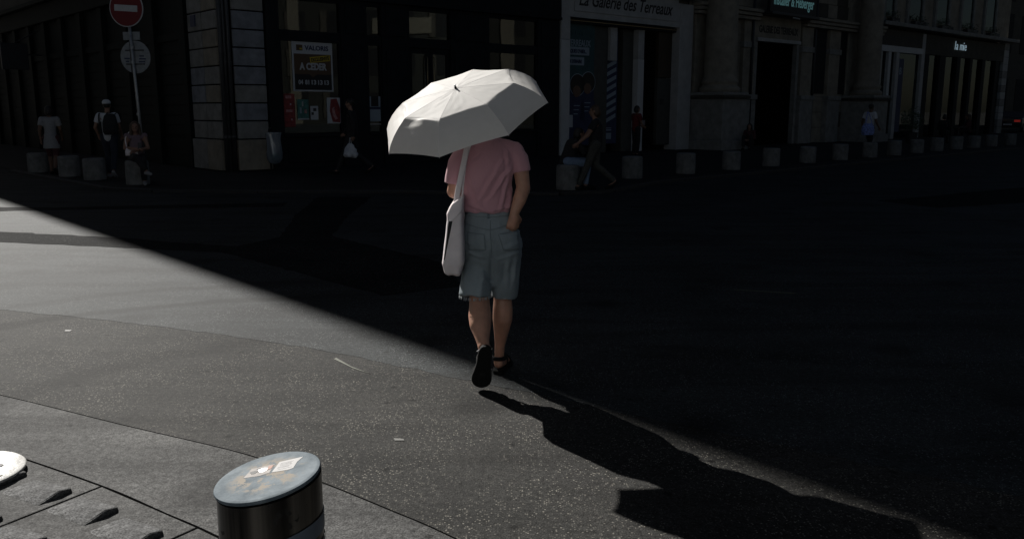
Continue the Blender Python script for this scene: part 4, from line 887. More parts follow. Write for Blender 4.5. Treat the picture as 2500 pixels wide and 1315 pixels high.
# ------------------------------------------------------------------ people
def hand(mb, wrist, d, palm, thumb_side, curl=0.5, k=1.0, r=0.0085):
    "palm and five fingers; d = pointing direction, palm = palm normal; curl in radians per joint"
    w = Vector(wrist); d = Vector(d).normalized(); pn = Vector(palm); pn = (pn - d * pn.dot(d)).normalized(); s = d.cross(pn) * thumb_side
    mb.chain([w, w + d * 0.035 * k, w + d * 0.075 * k], [0.026 * k, 0.032 * k, 0.030 * k], 12)
    mb.chain([w + d * 0.03 * k + s * 0.015 * k, w + d * 0.078 * k + s * 0.026 * k], [0.020 * k, 0.017 * k], 10)
    mb.chain([w + d * 0.03 * k - s * 0.012 * k, w + d * 0.072 * k - s * 0.026 * k], [0.020 * k, 0.016 * k], 10)
    for i, L_ in enumerate((0.072, 0.080, 0.075, 0.058)):
        p = w + d * (0.078 - 0.004 * abs(i - 1)) * k + s * (0.030 - 0.020 * i) * k; pts = [p]; a = curl * 0.6
        for seg in (0.45, 0.30, 0.25):
            p = p + (d * math.cos(a) + pn * math.sin(a)) * L_ * seg * k; pts.append(p); a += curl * 1.15
        mb.chain(pts, [r * k * q for q in (1.05, 0.98, 0.9, 0.8)], 8)
    p = w + d * 0.022 * k + s * 0.030 * k
    t1 = p + (s * 0.7 + d * 0.6 + pn * 0.35).normalized() * 0.034 * k; t2 = t1 + (d * 0.8 + s * 0.15 + pn * 0.6 * min(1, curl + 0.3)).normalized() * 0.030 * k
    mb.chain([p, t1, t2], [0.013 * k, 0.0105 * k, 0.009 * k], 8)

def head_mb(mb, c, fwd, k=1.0):
    "cranium, jaw, nose and ears; fwd is the facing direction"
    c = Vector(c); f = Vector(fwd).normalized(); up = Vector((0, 0, 1)); s = f.cross(up).normalized(); up = s.cross(f)
    rot = Matrix((s, f, up)).transposed()
    mb.ell(c + f * -0.008 + up * 0.025, 0.074 * k, 0.093 * k, 0.090 * k, rot=rot)
    mb.ell(c + f * 0.022 * k - up * 0.045 * k, 0.058 * k, 0.066 * k, 0.072 * k, rot=rot)
    mb.cap(c + f * 0.090 * k + up * 0.012 * k, 0.008 * k, c + f * 0.104 * k - up * 0.022 * k, 0.012 * k, 8)
    for sg in (-1, 1):
        mb.ell(c + s * sg * 0.076 * k - up * 0.002, 0.010 * k, 0.020 * k, 0.032 * k, n=10, m=6, rot=rot)
        mb.ell(c + s * sg * 0.032 * k + f * 0.082 * k + up * 0.028 * k, 0.022 * k, 0.012 * k, 0.008 * k, n=10, m=6, rot=rot)
    mb.cap(c + f * 0.085 * k - up * 0.058 * k - s * 0.02 * k, 0.007 * k, c + f * 0.085 * k - up * 0.058 * k + s * 0.02 * k, 0.007 * k, 8)
def eyes_mb(c, fwd, k=1.0):
    mb = MB(); c = Vector(c); f = Vector(fwd).normalized(); s = f.cross(Vector((0, 0, 1))).normalized()
    for sg in (-1, 1): mb.ell(c + s * sg * 0.031 * k + f * 0.083 * k + Vector((0, 0, 0.010 * k)), 0.011 * k, 0.009 * k, 0.006 * k, n=10, m=6)
    return mb

def shift(me, root): me.transform(Matrix.Translation(-Vector(root.location))); return me

# ---- the woman under the parasol, seen from behind
wo = tag(empty('person', (-0.12, 5.06, 0)), 'person in pink t-shirt and denim shorts walking away under a white umbrella', 'person')
HC = Vector((-0.128, 5.085, 1.552))
bd = MB()
head_mb(bd, HC, (0.05, 1, -0.05))
bd.chain([(-0.132, 5.06, 1.37), (-0.130, 5.068, 1.48)], [0.055, 0.048])
bd.elloft([(-0.14, 5.05, 1.0, 0.115, 0.085), (-0.142, 5.05, 1.15, 0.122, 0.088), (-0.138, 5.05, 1.28, 0.135, 0.088), (-0.135, 5.05, 1.36, 0.12, 0.07), (-0.134, 5.055, 1.41, 0.07, 0.05)])
# arms
bd.chain([(0.022, 5.06, 1.345), (0.054, 5.04, 1.24), (0.066, 5.005, 1.150)], [0.050, 0.046, 0.041])
bd.chain([(0.066, 5.005, 1.150), (0.044, 4.968, 1.085), (0.014, 4.945, 1.012)], [0.043, 0.040, 0.028])
bd.chain([(-0.292, 5.05, 1.335), (-0.322, 5.05, 1.22), (-0.342, 5.055, 1.125)], [0.050, 0.046, 0.040])
bd.chain([(-0.342, 5.055, 1.125), (-0.285, 5.14, 1.125), (-0.205, 5.235, 1.155)], [0.042, 0.038, 0.027])
# legs: standing right leg, trailing left leg
bd.elloft([(-0.12, 5.05, 0.72, 0.12, 0.09), (-0.12, 5.05, 0.82, 0.15, 0.11), (-0.13, 5.05, 1.0, 0.12, 0.09)])
bd.chain([(-0.20, 5.05, 0.80), (-0.196, 5.03, 0.53), (-0.193, 4.985, 0.468), (-0.188, 4.92, 0.405), (-0.184, 4.875, 0.362), (-0.172, 4.815, 0.305), (-0.162, 4.772, 0.262)], [0.076, 0.058, 0.062, 0.069, 0.064, 0.043, 0.033])
bd.chain([(-0.045, 5.07, 0.80), (-0.058, 5.12, 0.50), (-0.056, 5.10, 0.41), (-0.058, 5.092, 0.345), (-0.066, 5.105, 0.26), (-0.074, 5.115, 0.18), (-0.079, 5.125, 0.10)], [0.074, 0.052, 0.061, 0.061, 0.046, 0.033, 0.030])
# feet
def foot(mb, heel, toe, up, k=1.0):
    h, t, u = Vector(heel), Vector(toe), Vector(up).normalized(); d = (t - h); s = d.normalized().cross(u)
    mb.chain([h + d * 0.10 + u * 0.035, h + d * 0.30 + u * 0.045, h + d * 0.62 + u * 0.030], [0.032, 0.034, 0.029])
    for sg in (-1, 1): mb.chain([h + d * 0.3 + u * 0.025 + s * sg * 0.010, h + d * 0.72 + u * 0.020 + s * sg * 0.024], [0.026, 0.021])
    for i, (o_, L_) in enumerate(((-0.034, 0.93), (-0.016, 0.97), (0.0, 0.96), (0.016, 0.93), (0.031, 0.88))):
        mb.cap(h + d * 0.70 + u * 0.018 + s * o_, 0.013, h + d * L_ + u * 0.012 + s * o_, 0.010, 8)
LH, LT, LU = (-0.150, 4.742, 0.262), (-0.182, 4.805, 0.030), (0.0, 0.96, 0.26)
RH, RT, RU = (-0.084, 5.085, 0.028), (-0.045, 5.320, 0.026), (0, 0, 1)
foot(bd, LH, LT, LU); foot(bd, RH, RT, RU)
bd.chain([(-0.162, 4.772, 0.262), Vector(LH) + Vector((0, 0.035, -0.02))], [0.036, 0.033]); bd.chain([(-0.078, 5.125, 0.105), (-0.080, 5.12, 0.06)], [0.031, 0.034])
hand(bd, (0.014, 4.945, 1.012), (-0.12, 0.05, -1), (-0.5, 0.9, 0), 1, curl=0.75)
hand(bd, (-0.205, 5.235, 1.155), (0.55, 0.65, 0.35), (0.6, -0.5, -0.2), -1, curl=1.0)
me = remesh(bd, 0.0065, 4, 0.45)
link('body', shift(me, wo), 'skin', wo, True)
link('eyes', shift(eyes_mb(HC, (0.05, 1, 0)).mesh(), wo), 'hair_dark', wo, True)
hr = MB(); hr.ell(HC + Vector((0, -0.018, 0.035)), 0.086, 0.102, 0.094); hr.ell(HC + Vector((0, -0.060, -0.02)), 0.072, 0.05, 0.08); hr.ell(HC + Vector((0, -0.105, 0.05)), 0.04, 0.04, 0.045)
link('hair', shift(remesh(hr, 0.008, 3), wo), 'hair_brown', wo, True)
# t-shirt
ts = MB()
ts.elloft([(-0.146, 5.045, 1.008, 0.134, 0.112), (-0.147, 5.045, 1.025, 0.141, 0.118), (-0.148, 5.045, 1.055, 0.143, 0.118), (-0.148, 5.046, 1.10, 0.141, 0.112), (-0.146, 5.047, 1.18, 0.146, 0.112),
           (-0.140, 5.048, 1.26, 0.158, 0.112), (-0.136, 5.05, 1.32, 0.160, 0.102), (-0.134, 5.05, 1.365, 0.142, 0.086), (-0.133, 5.052, 1.40, 0.105, 0.070), (-0.132, 5.056, 1.425, 0.072, 0.060), (-0.132, 5.058, 1.437, 0.062, 0.056)], 36, 2.3)
ts.tube([(-0.07, 5.055, 1.355), (0.012, 5.056, 1.352), (0.036, 5.052, 1.31), (0.050, 5.046, 1.255), (0.053, 5.045, 1.240)], [0.060, 0.064, 0.062, 0.058, 0.057], 20)
ts.tube([(-0.20, 5.05, 1.350), (-0.286, 5.05, 1.340), (-0.312, 5.05, 1.29), (-0.332, 5.05, 1.20), (-0.336, 5.05, 1.170)], [0.058, 0.063, 0.062, 0.060, 0.060], 20)
ts.chain([(-0.105, 5.055, 1.392), (-0.03, 5.056, 1.372), (0.012, 5.056, 1.352)], [0.050, 0.056, 0.062]); ts.chain([(-0.16, 5.055, 1.392), (-0.24, 5.053, 1.368), (-0.286, 5.05, 1.340)], [0.050, 0.054, 0.060])
me = remesh(ts, 0.0058, 2, 0.45)
CREASES = [((0.0, 1.28), (-0.13, 1.09), 0.0075, 0.013), ((-0.015, 1.23), (-0.07, 1.03), 0.006, 0.011), ((-0.06, 1.30), (-0.20, 1.06), 0.0055, 0.014), ((0.005, 1.18), (-0.03, 1.0), 0.007, 0.012),
           ((-0.03, 1.375), (-0.02, 1.27), 0.006, 0.012), ((-0.25, 1.30), (-0.17, 1.36), 0.005, 0.012), ((-0.24, 1.22), (-0.16, 1.0), 0.005, 0.013), ((-0.25, 1.06), (-0.10, 1.01), 0.005, 0.012), ((-0.10, 1.03), (0.0, 1.045), 0.005, 0.010)]
def shirt_fold(p, n):
    if p.x > 0.012 or p.x < -0.285:
        return 0.0028 * noise.noise((p.x * 22, p.y * 22, p.z * 11))
    a = 0.0045 * noise.noise((p.x * 12, p.y * 8, p.z * 5))
    if n.y < 0.2:
        for (q0, q1, amp, w) in CREASES:
            dx, dz = q1[0] - q0[0], q1[1] - q0[1]; L2 = dx * dx + dz * dz; t = ((p.x - q0[0]) * dx + (p.z - q0[1]) * dz) / L2
            if -0.15 < t < 1.15:
                d = ((p.x - q0[0]) * dz - (p.z - q0[1]) * dx) / math.sqrt(L2) + 0.006 * noise.noise((t * 4, q0[0] * 30, 0))
                amp *= 1.5; w *= 0.85; a += amp * math.exp(-(d / w) ** 2) * max(0, math.sin(math.pi * min(1, max(0, (t + 0.15) / 1.3)))) - 0.6 * amp * math.exp(-((d - 1.8 * w) / w) ** 2) * max(0, math.sin(math.pi * min(1, max(0, (t + 0.15) / 1.3))))
    if p.z < 1.07: a += 0.003 * math.sin(p.x * 60 + 9 * noise.noise((p.x * 3, 0, 1))) * (1.07 - p.z) / 0.06
    return a
displace(me, shirt_fold)
tee_bvh = bvh_of(me)
link('t_shirt', shift(me, wo), 'tee_pink', wo, True)
# denim shorts
sh = MB()
sh.elloft([(-0.122, 5.055, 0.56, 0.09, 0.055), (-0.118, 5.055, 0.64, 0.13, 0.085), (-0.116, 5.05, 0.72, 0.172, 0.118), (-0.117, 5.045, 0.80, 0.181, 0.136), (-0.121, 5.043, 0.86, 0.175, 0.136), (-0.130, 5.045, 0.93, 0.154, 0.122), (-0.138, 5.047, 0.99, 0.136, 0.106), (-0.142, 5.048, 1.045, 0.126, 0.097)], 36, 2.3)
sh.tube([(-0.200, 5.055, 0.80), (-0.205, 5.045, 0.70), (-0.214, 5.02, 0.58), (-0.220, 5.0, 0.505)], [0.088, 0.092, 0.094, 0.096], 26)
sh.tube([(-0.040, 5.055, 0.80), (-0.036, 5.06, 0.70), (-0.045, 5.08, 0.58), (-0.052, 5.095, 0.492)], [0.090, 0.093, 0.086, 0.078], 26)
me = remesh(sh, 0.0065, 8, 0.5)
SCR = [((0.055, 0.935), (-0.06, 0.905), 0.006, 0.008), ((0.064, 0.895), (-0.03, 0.870), 0.007, 0.009), ((0.062, 0.845), (-0.05, 0.800), 0.006, 0.010), ((-0.26, 0.72), (-0.275, 0.54), 0.007, 0.014), ((-0.17, 0.70), (-0.185, 0.53), 0.007, 0.013),
       ((-0.02, 0.73), (-0.03, 0.53), 0.006, 0.013), ((0.03, 0.76), (0.0, 0.55), 0.006, 0.012), ((-0.29, 0.86), (-0.19, 0.81), 0.006, 0.010), ((-0.28, 0.79), (-0.15, 0.75), 0.006, 0.011), ((0.05, 0.78), (-0.08, 0.74), 0.006, 0.011), ((-0.21, 0.66), (-0.14, 0.60), 0.005, 0.010)]
def short_fold(p, n):
    e = 0.0
    if n.y < 0.2:
        for (q0, q1, amp, w) in SCR:
            dx, dz = q1[0] - q0[0], q1[1] - q0[1]; L2 = dx * dx + dz * dz; t = ((p.x - q0[0]) * dx + (p.z - q0[1]) * dz) / L2
            if -0.15 < t < 1.15:
                d = ((p.x - q0[0]) * dz - (p.z - q0[1]) * dx) / math.sqrt(L2) + 0.006 * noise.noise((t * 4, q0[0] * 30, 0)); k_ = max(0, math.sin(math.pi * (t + 0.15) / 1.3))
                e += amp * k_ * (math.exp(-(d / w) ** 2) - 0.6 * math.exp(-((d - 1.8 * w) / w) ** 2))
    return e + short_base(p, n)
def short_base(p, n):
    a = 0.005 * noise.noise((p.x * 9, p.y * 9, p.z * 5)) + 0.0025 * noise.noise((p.x * 30, p.y * 30, p.z * 14))
    if p.z > 0.72: a += 0.0045 * math.sin((p.z * 0.9 + abs(p.x + 0.118) * 0.8) * 95) * max(0, (abs(p.x + 0.118) - 0.08) / 0.1) * (0.4 + noise.noise((p.x * 7, 3, p.z * 8)))
    else: a += 0.004 * math.sin(p.x * 60 + 6 * noise.noise((p.x * 4, p.z * 4, 0))) * (0.72 - p.z) / 0.2
    # the seat cleft
    d = abs(p.x + 0.118 + 0.01 * (0.85 - p.z))
    if n.y < 0 and 0.6 < p.z < 0.88: a -= 0.012 * math.exp(-(d / 0.014) ** 2) * (0.9 - p.z) / 0.25
    return a
displace(me, short_fold)
sbvh = bvh_of(me)
so = link('denim_shorts', shift(me, wo), 'denim_short', wo, True)
def drape(bvh, quad, nu, nv, off, name, m, parent, root, thick=0.003):
    "patch of cloth given by 4 corners in (x, z), projected on to the back of a garment"
    mb = MB(); rows = []
    for i in range(nv + 1):
        row = []
        for j in range(nu + 1):
            u, v = j / nu, i / nv
            x = (quad[0][0] * (1 - u) + quad[1][0] * u) * (1 - v) + (quad[3][0] * (1 - u) + quad[2][0] * u) * v
            z = (quad[0][1] * (1 - u) + quad[1][1] * u) * (1 - v) + (quad[3][1] * (1 - u) + quad[2][1] * u) * v
            hit = bvh.ray_cast(Vector((x, 4.0, z)), Vector((0, 1, 0)))
            y = hit[0].y if hit[0] is not None else 5.0
            row.append((x, y - off, z))
        rows.append(row)
    mb.rings(rows, cap=False, closed=False)
    o = link(name, shift(mb.mesh(name), root), m, parent, True)
    s = o.modifiers.new('s', 'SOLIDIFY'); s.thickness = thick; s.offset = 0
    return o
def seam_line(bvh, pts, r, name, m, parent, root, off=0.001):
    out = []
    for (a, b) in zip(pts, pts[1:]):
        for k in range(10):
            x = a[0] + (b[0] - a[0]) * k / 10; z = a[1] + (b[1] - a[1]) * k / 10
            h = bvh.ray_cast(Vector((x, 4.0, z)), Vector((0, 1, 0)))
            if h[0] is not None: out.append((x, h[0].y - off, z))
    if len(out) > 1: link(name, shift(MB().tube(out, r, 6).mesh(name), root), m, parent, True)
drape(sbvh, [(-0.258, 0.900), (-0.158, 0.893), (-0.152, 0.800), (-0.255, 0.795)], 10, 10, 0.0012, 'back_pocket', 'denim_short', so, wo, 0.002)
drape(sbvh, [(-0.078, 0.893), (0.030, 0.905), (0.046, 0.792), (-0.050, 0.800)], 10, 10, 0.0012, 'back_pocket', 'denim_short', so, wo, 0.002)
drape(sbvh, [(-0.262, 1.028), (-0.018, 1.028), (-0.010, 0.988), (-0.268, 0.988)], 24, 4, 0.0015, 'waistband', 'denim_short', so, wo)
for x in (-0.136,): drape(sbvh, [(x - 0.006, 1.026), (x + 0.006, 1.026), (x + 0.006, 0.980), (x - 0.006, 0.980)], 2, 5, 0.003, 'belt_loop', 'denim_seam', so, wo)
for pts in ([(-0.275, 0.945), (-0.128, 0.915), (0.0, 0.945)], [(-0.126, 0.97), (-0.122, 0.85), (-0.116, 0.74)],
            [(-0.258, 0.900), (-0.255, 0.800), (-0.204, 0.786), (-0.152, 0.800), (-0.158, 0.893)], [(-0.078, 0.893), (-0.050, 0.800), (0.0, 0.786), (0.046, 0.792), (0.034, 0.905)], [(-0.258, 0.897), (-0.158, 0.891)], [(-0.078, 0.890), (0.030, 0.902)]):
    seam_line(sbvh, pts, 0.0013, 'seam', 'denim_seam', so, wo, 0.003)
fr = MB()
for (cx, cy, z, r, n) in ((-0.220, 5.0, 0.503, 0.093, 120), (-0.052, 5.095, 0.490, 0.074, 90)):
    for k in range(n):
        a = random.uniform(0, 2 * math.pi); L_ = random.uniform(0.001, 0.008); x, y = cx + r * math.cos(a), cy + r * math.sin(a)
        fr.tube([(x, y, z + 0.012), (x + random.uniform(-.003, .003), y, z - L_)], 0.0013, 4)
link('hem_fringe', shift(fr.mesh(), wo), 'denim_fray', so, True)
# sandals
def sandal(heel, toe, up, name='sandal', thick=0.030):
    h, t, u = Vector(heel), Vector(toe), Vector(up).normalized(); d = (t - h).normalized(); u = (u - d * d.dot(u)).normalized(); s = d.cross(u); L_ = (t - h).length + 0.02
    half = curve_pts([(-0.026, 0.0), (-0.018, 0.022), (0.005, 0.035), (0.04, 0.040), (0.09, 0.041), (0.14, 0.049), (0.18, 0.057), (0.212, 0.055), (0.236, 0.042), (0.250, 0.020), (0.254, 0.0)], 4)
    outl = half + [(a, -b) for a, b in half[::-1][1:-1]]
    mb = MB(); n = len(outl)
    for (zz, sc) in ((-thick, 0.94), (-thick + 0.004, 1.0), (-0.004, 1.0), (0.0, 0.96)): mb.v += [tuple(h + d * (0.115 + (a - 0.115) * sc) + s * (b * sc) + u * zz) for a, b in outl]
    for i in range(3):
        for j in range(n): k = (j + 1) % n; mb.f.append((i * n + j, i * n + k, (i + 1) * n + k, (i + 1) * n + j))
    mb.f.append(tuple(range(n - 1, -1, -1))); mb.f.append(tuple(3 * n + j for j in range(n)))
    o = link(name, shift(mb.mesh(), wo), 'rubber', wo)
    def strap(c, ax1, r1, ax2, r2, w=0.011):
        nrm = ax1.cross(ax2).normalized(); rows = []
        for k in range(25):
            a = 2 * math.pi * k / 24; e = ax1 * math.cos(a) * r1 + ax2 * math.sin(a) * r2; q = e.normalized() * 0.0035
            rows.append([c + e + nrm * w, c + e + q + nrm * w * 0.9, c + e + q - nrm * w * 0.9, c + e - nrm * w])
        link('strap', shift(MB().rings(rows, cap=False).mesh(), wo), 'leather_black', o, True)
    strap(h + d * 0.165 + u * 0.012, s, 0.050, u, 0.042, 0.016)
    strap(h + d * 0.095 + u * 0.030, s, 0.041, u, 0.050, 0.014)
    strap(h + d * 0.038 + u * 0.068, s, 0.040, d, 0.046, 0.013)
    return o
sandal(LH, LT, LU); sandal(RH, RT, RU)
# white cuff edge of the left sandal lining
link('sandal_lining', shift(MB().tube([(-0.198, 4.765, 0.236), (-0.180, 4.735, 0.256), (-0.158, 4.730, 0.276)], 0.006, 8, flat=0.5).mesh(), wo), 'cloth_white', wo, True)

# ---- tote bag on the left shoulder
tb = tag(empty('tote_bag', (-0.33, 5.0, 0.65)), 'pinkish white cloth tote bag hanging from the left shoulder of the walker', 'bag')
tm = MB(); tm.elloft([(-0.338, 4.995, 0.654, 0.038, 0.11), (-0.341, 4.995, 0.668, 0.050, 0.135), (-0.343, 4.995, 0.725, 0.063, 0.150), (-0.336, 4.995, 0.80, 0.058, 0.150), (-0.330, 4.995, 0.90, 0.052, 0.145), (-0.325, 4.995, 0.98, 0.048, 0.140), (-0.326, 4.995, 1.035, 0.050, 0.132), (-0.318, 4.995, 1.065, 0.042, 0.122), (-0.312, 4.995, 1.085, 0.036, 0.115)], 44, 6)
me = remesh(tm, 0.006, 1, 0.4)
for v_ in me.vertices:
    if v_.co.z > 0.96: v_.co.z += (v_.co.x + 0.322) * 0.55 * (v_.co.z - 0.96) / 0.1
me.update()
displace(me, lambda p, n: 0.005 * noise.noise((p.x * 16, p.y * 9, p.z * 7)) + 0.004 * math.sin(p.x * 70 + p.z * 26 + 4 * noise.noise((p.x * 5, p.y * 5, p.z * 5))) * (0.4 if p.z > 0.75 else 0.9) * (0.5 + noise.noise((p.z * 9, 2, p.x * 8))))
bbvh = bvh_of(me)
bo = link('bag_body', shift(me, tb), 'canvas', tb, True)
drape(bbvh, [(-0.360, 0.975), (-0.338, 0.975), (-0.386, 0.75), (-0.391, 0.752)], 4, 14, 0.0015, 'dark_gap', 'gap_shade', tb, tb, 0.001)  # dark sheet standing in for the shaded gap at the bag's edge
drape(bbvh, [(-0.345, 0.985), (-0.285, 1.045), (-0.285, 1.028), (-0.340, 0.972)], 8, 2, 0.0015, 'bag_hem', 'canvas', tb, tb, 0.002)
def strapline(pts, w, m='canvas', side=(1, 0, 0)):
    link('strap', shift(MB().tube(curve_pts(pts, 6), w, 8, flat=0.16, side=side).mesh(), tb), m, tb, True)
strapline([(-0.320, 4.905, 1.055), (-0.312, 4.915, 1.12), (-0.292, 4.923, 1.22), (-0.268, 4.935, 1.33), (-0.255, 4.965, 1.395), (-0.248, 5.04, 1.422), (-0.252, 5.11, 1.395), (-0.275, 5.155, 1.29), (-0.300, 5.12, 1.15), (-0.305, 5.09, 1.07)], 0.0165)
strapline([(-0.288, 4.93, 1.075), (-0.283, 4.928, 1.14), (-0.272, 4.927, 1.24), (-0.256, 4.938, 1.335), (-0.238, 4.965, 1.398), (-0.228, 5.04, 1.425), (-0.232, 5.11, 1.395), (-0.255, 5.165, 1.29), (-0.27, 5.13, 1.15), (-0.29, 5.07, 1.07)], 0.006)

# ---- the white umbrella
AP = Vector((-0.3305, 5.05, 1.7405)); AX = Vector((-0.26352, -0.35872, 0.89547)).normalized()
E1 = AX.cross(Vector((0, 1, 0))).normalized(); E2 = AX.cross(E1)
um = tag(empty('umbrella', tuple(AP - AX * 0.66)), 'white eight-panelled folding umbrella held tilted over the walker', 'umbrella')
PROF = [(0.0, 0.027), (0.05, 0.0295), (0.12, 0.0335), (0.20, 0.040), (0.28, 0.0475), (0.345, 0.0540), (0.3586, 0.0592), (0.3685, 0.0665), (0.404, 0.0885), (0.448, 0.123), (0.486, 0.162), (0.5133, 0.203)]
def prof(t):
    "t in 0..1 along the rib"
    x = t * (len(PROF) - 1); i = min(int(x), len(PROF) - 2); f = x - i; return [PROF[i][k] * (1 - f) + PROF[i + 1][k] * f for k in (0, 1)]
def rib_pt(i, t):
    g_ = 6.72832 + i * math.pi / 4; r, d = prof(t); return AP - AX * d + (E1 * math.cos(g_) + E2 * math.sin(g_)) * r
NV, NU = 44, 16
for i in range(8):
    rows = []
    for a in range(NV + 1):
        row = []
        for bq in range(NU + 1):
            u = bq / NU; c4 = 4 * u * (1 - u); t = (a / NV) * (1 - 0.014 * c4 * (a / NV) ** 4)
            p = rib_pt(i, t).lerp(rib_pt(i + 1, t), u)
            sag = 0.005 * c4 * math.exp(-((t - 0.55) / 0.2) ** 2)
            rad = (p - AP) - AX * (p - AP).dot(AX)
            p -= AX * sag * 0.4 + (rad.normalized() * sag * 2.2 if rad.length > 1e-4 else AX * 0)
            # tension wrinkles close to the ribs and hem, slack bulge in one near panel
            wv = 0.0022 * math.sin(t * 34 + 5 * u) * c4 * noise.noise((i * 3.1, t * 4, u * 3)) + 0.0008 * noise.noise((u * 9 + i * 7, t * 14, 2)) * c4
            if i == 0: wv += 0.017 * math.exp(-((u - 0.62) / 0.24) ** 2) * math.exp(-((t - 0.63) / 0.11) ** 2) + 0.0012 * math.sin(t * 60 + u * 5) * math.exp(-((u - 0.5) / 0.2) ** 2) * math.exp(-((t - 0.68) / 0.06) ** 2)
            p += (AX + rad.normalized() * 0.7 if rad.length > 1e-4 else AX) * wv
            row.append(p)
        rows.append(row)
    o = link('canopy_panel', shift(MB().rings(rows, cap=False, closed=False).mesh(), um), 'umbrella_cloth', um, True)
    rb2 = MB().tube([rib_pt(i, k / 22) - AX * 0.006 for k in range(1, 23)], 0.0022, 6)
    link('rib', shift(rb2.mesh(), um), 'metal_grey', um, True)
    link('panel_seam', shift(MB().tube([rib_pt(i, k / 40) - AX * 0.0002 for k in range(1, 41)], 0.0008, 5).mesh(), um), 'canvas', um, True)
    st = MB().tube([rib_pt(i, 0.42) - AX * 0.008, AP - AX * 0.19], 0.0018, 6)
    link('stretcher', shift(st.mesh(), um), 'metal_grey', um, True)
link('ferrule', shift(MB().cap(AP - AX * 0.035, 0.008, AP - AX * 0.019, 0.007, 12).mesh(), um), 'rubber', um, True)
link('shaft', shift(MB().tube([AP - AX * 0.005, AP - AX * 0.60], 0.005, 10).mesh(), um), 'metal_grey', um, True)
link('runner', shift(MB().tube([AP - AX * 0.17, AP - AX * 0.21], 0.012, 12).mesh(), um), 'rubber', um, True)
link('handle', shift(MB().cap(AP - AX * 0.58, 0.014, AP - AX * 0.68, 0.017, 14).mesh(), um), 'rubber', um, True)

# ---- everyone else, posed by joints (x right, y forward, z up)
def joints(h=1.72, **kw):
    k = h / 1.72
    J = dict(pel=(0, 0, 0.96), che=(0, 0.0, 1.27), nek=(0, 0.01, 1.46), hed=(0, 0.035, 1.60), fwd=(0, 1, 0),
             sL=(-0.175, 0, 1.40), sR=(0.175, 0, 1.40), eL=(-0.23, -0.02, 1.12), eR=(0.23, -0.02, 1.12), wL=(-0.24, 0.06, 0.88), wR=(0.24, 0.06, 0.88),
             hL=(-0.09, 0, 0.93), hR=(0.09, 0, 0.93), kL=(-0.10, 0.02, 0.50), kR=(0.10, 0.02, 0.50), aL=(-0.10, -0.02, 0.085), aR=(0.10, -0.02, 0.085), tL=(-0.12, 0.17, 0.03), tR=(0.12, 0.17, 0.03))
    J.update(kw)
    return {n: (Vector(v) * (k if n != 'fwd' else 1)) for n, v in J.items()}
def walk(h=1.7, s=0.28, **kw):
    d = dict(kL=(-0.09, 0.16, 0.50), aL=(-0.09, s, 0.09), tL=(-0.09, s + 0.19, 0.05), kR=(0.09, -0.02, 0.50), aR=(0.09, -s - 0.08, 0.17), tR=(0.09, -s + 0.09, 0.035),
             eL=(-0.22, -0.10, 1.13), wL=(-0.22, -0.06, 0.88), eR=(0.22, 0.05, 1.13), wR=(0.21, 0.22, 0.94)); d.update(kw); return joints(h, **d)
def sit(h=1.68, z=0.48, **kw):
    d = dict(pel=(0, 0, z + 0.10), che=(0, 0.03, z + 0.42), nek=(0, 0.05, z + 0.60), hed=(0, 0.09, z + 0.735), sL=(-0.165, 0.05, z + 0.55), sR=(0.165, 0.05, z + 0.55), eL=(-0.22, 0.12, z + 0.30), eR=(0.22, 0.12, z + 0.30),
             wL=(-0.05, 0.32, z + 0.24), wR=(0.06, 0.32, z + 0.24), hL=(-0.09, 0.02, z + 0.09), hR=(0.09, 0.02, z + 0.09), kL=(-0.11, 0.42, z + 0.08), kR=(0.11, 0.42, z + 0.06), aL=(-0.11, 0.38, 0.09), aR=(0.12, 0.36, 0.09), tL=(-0.12, 0.57, 0.03), tR=(0.14, 0.55, 0.03)); d.update(kw); return joints(1.72, **d)
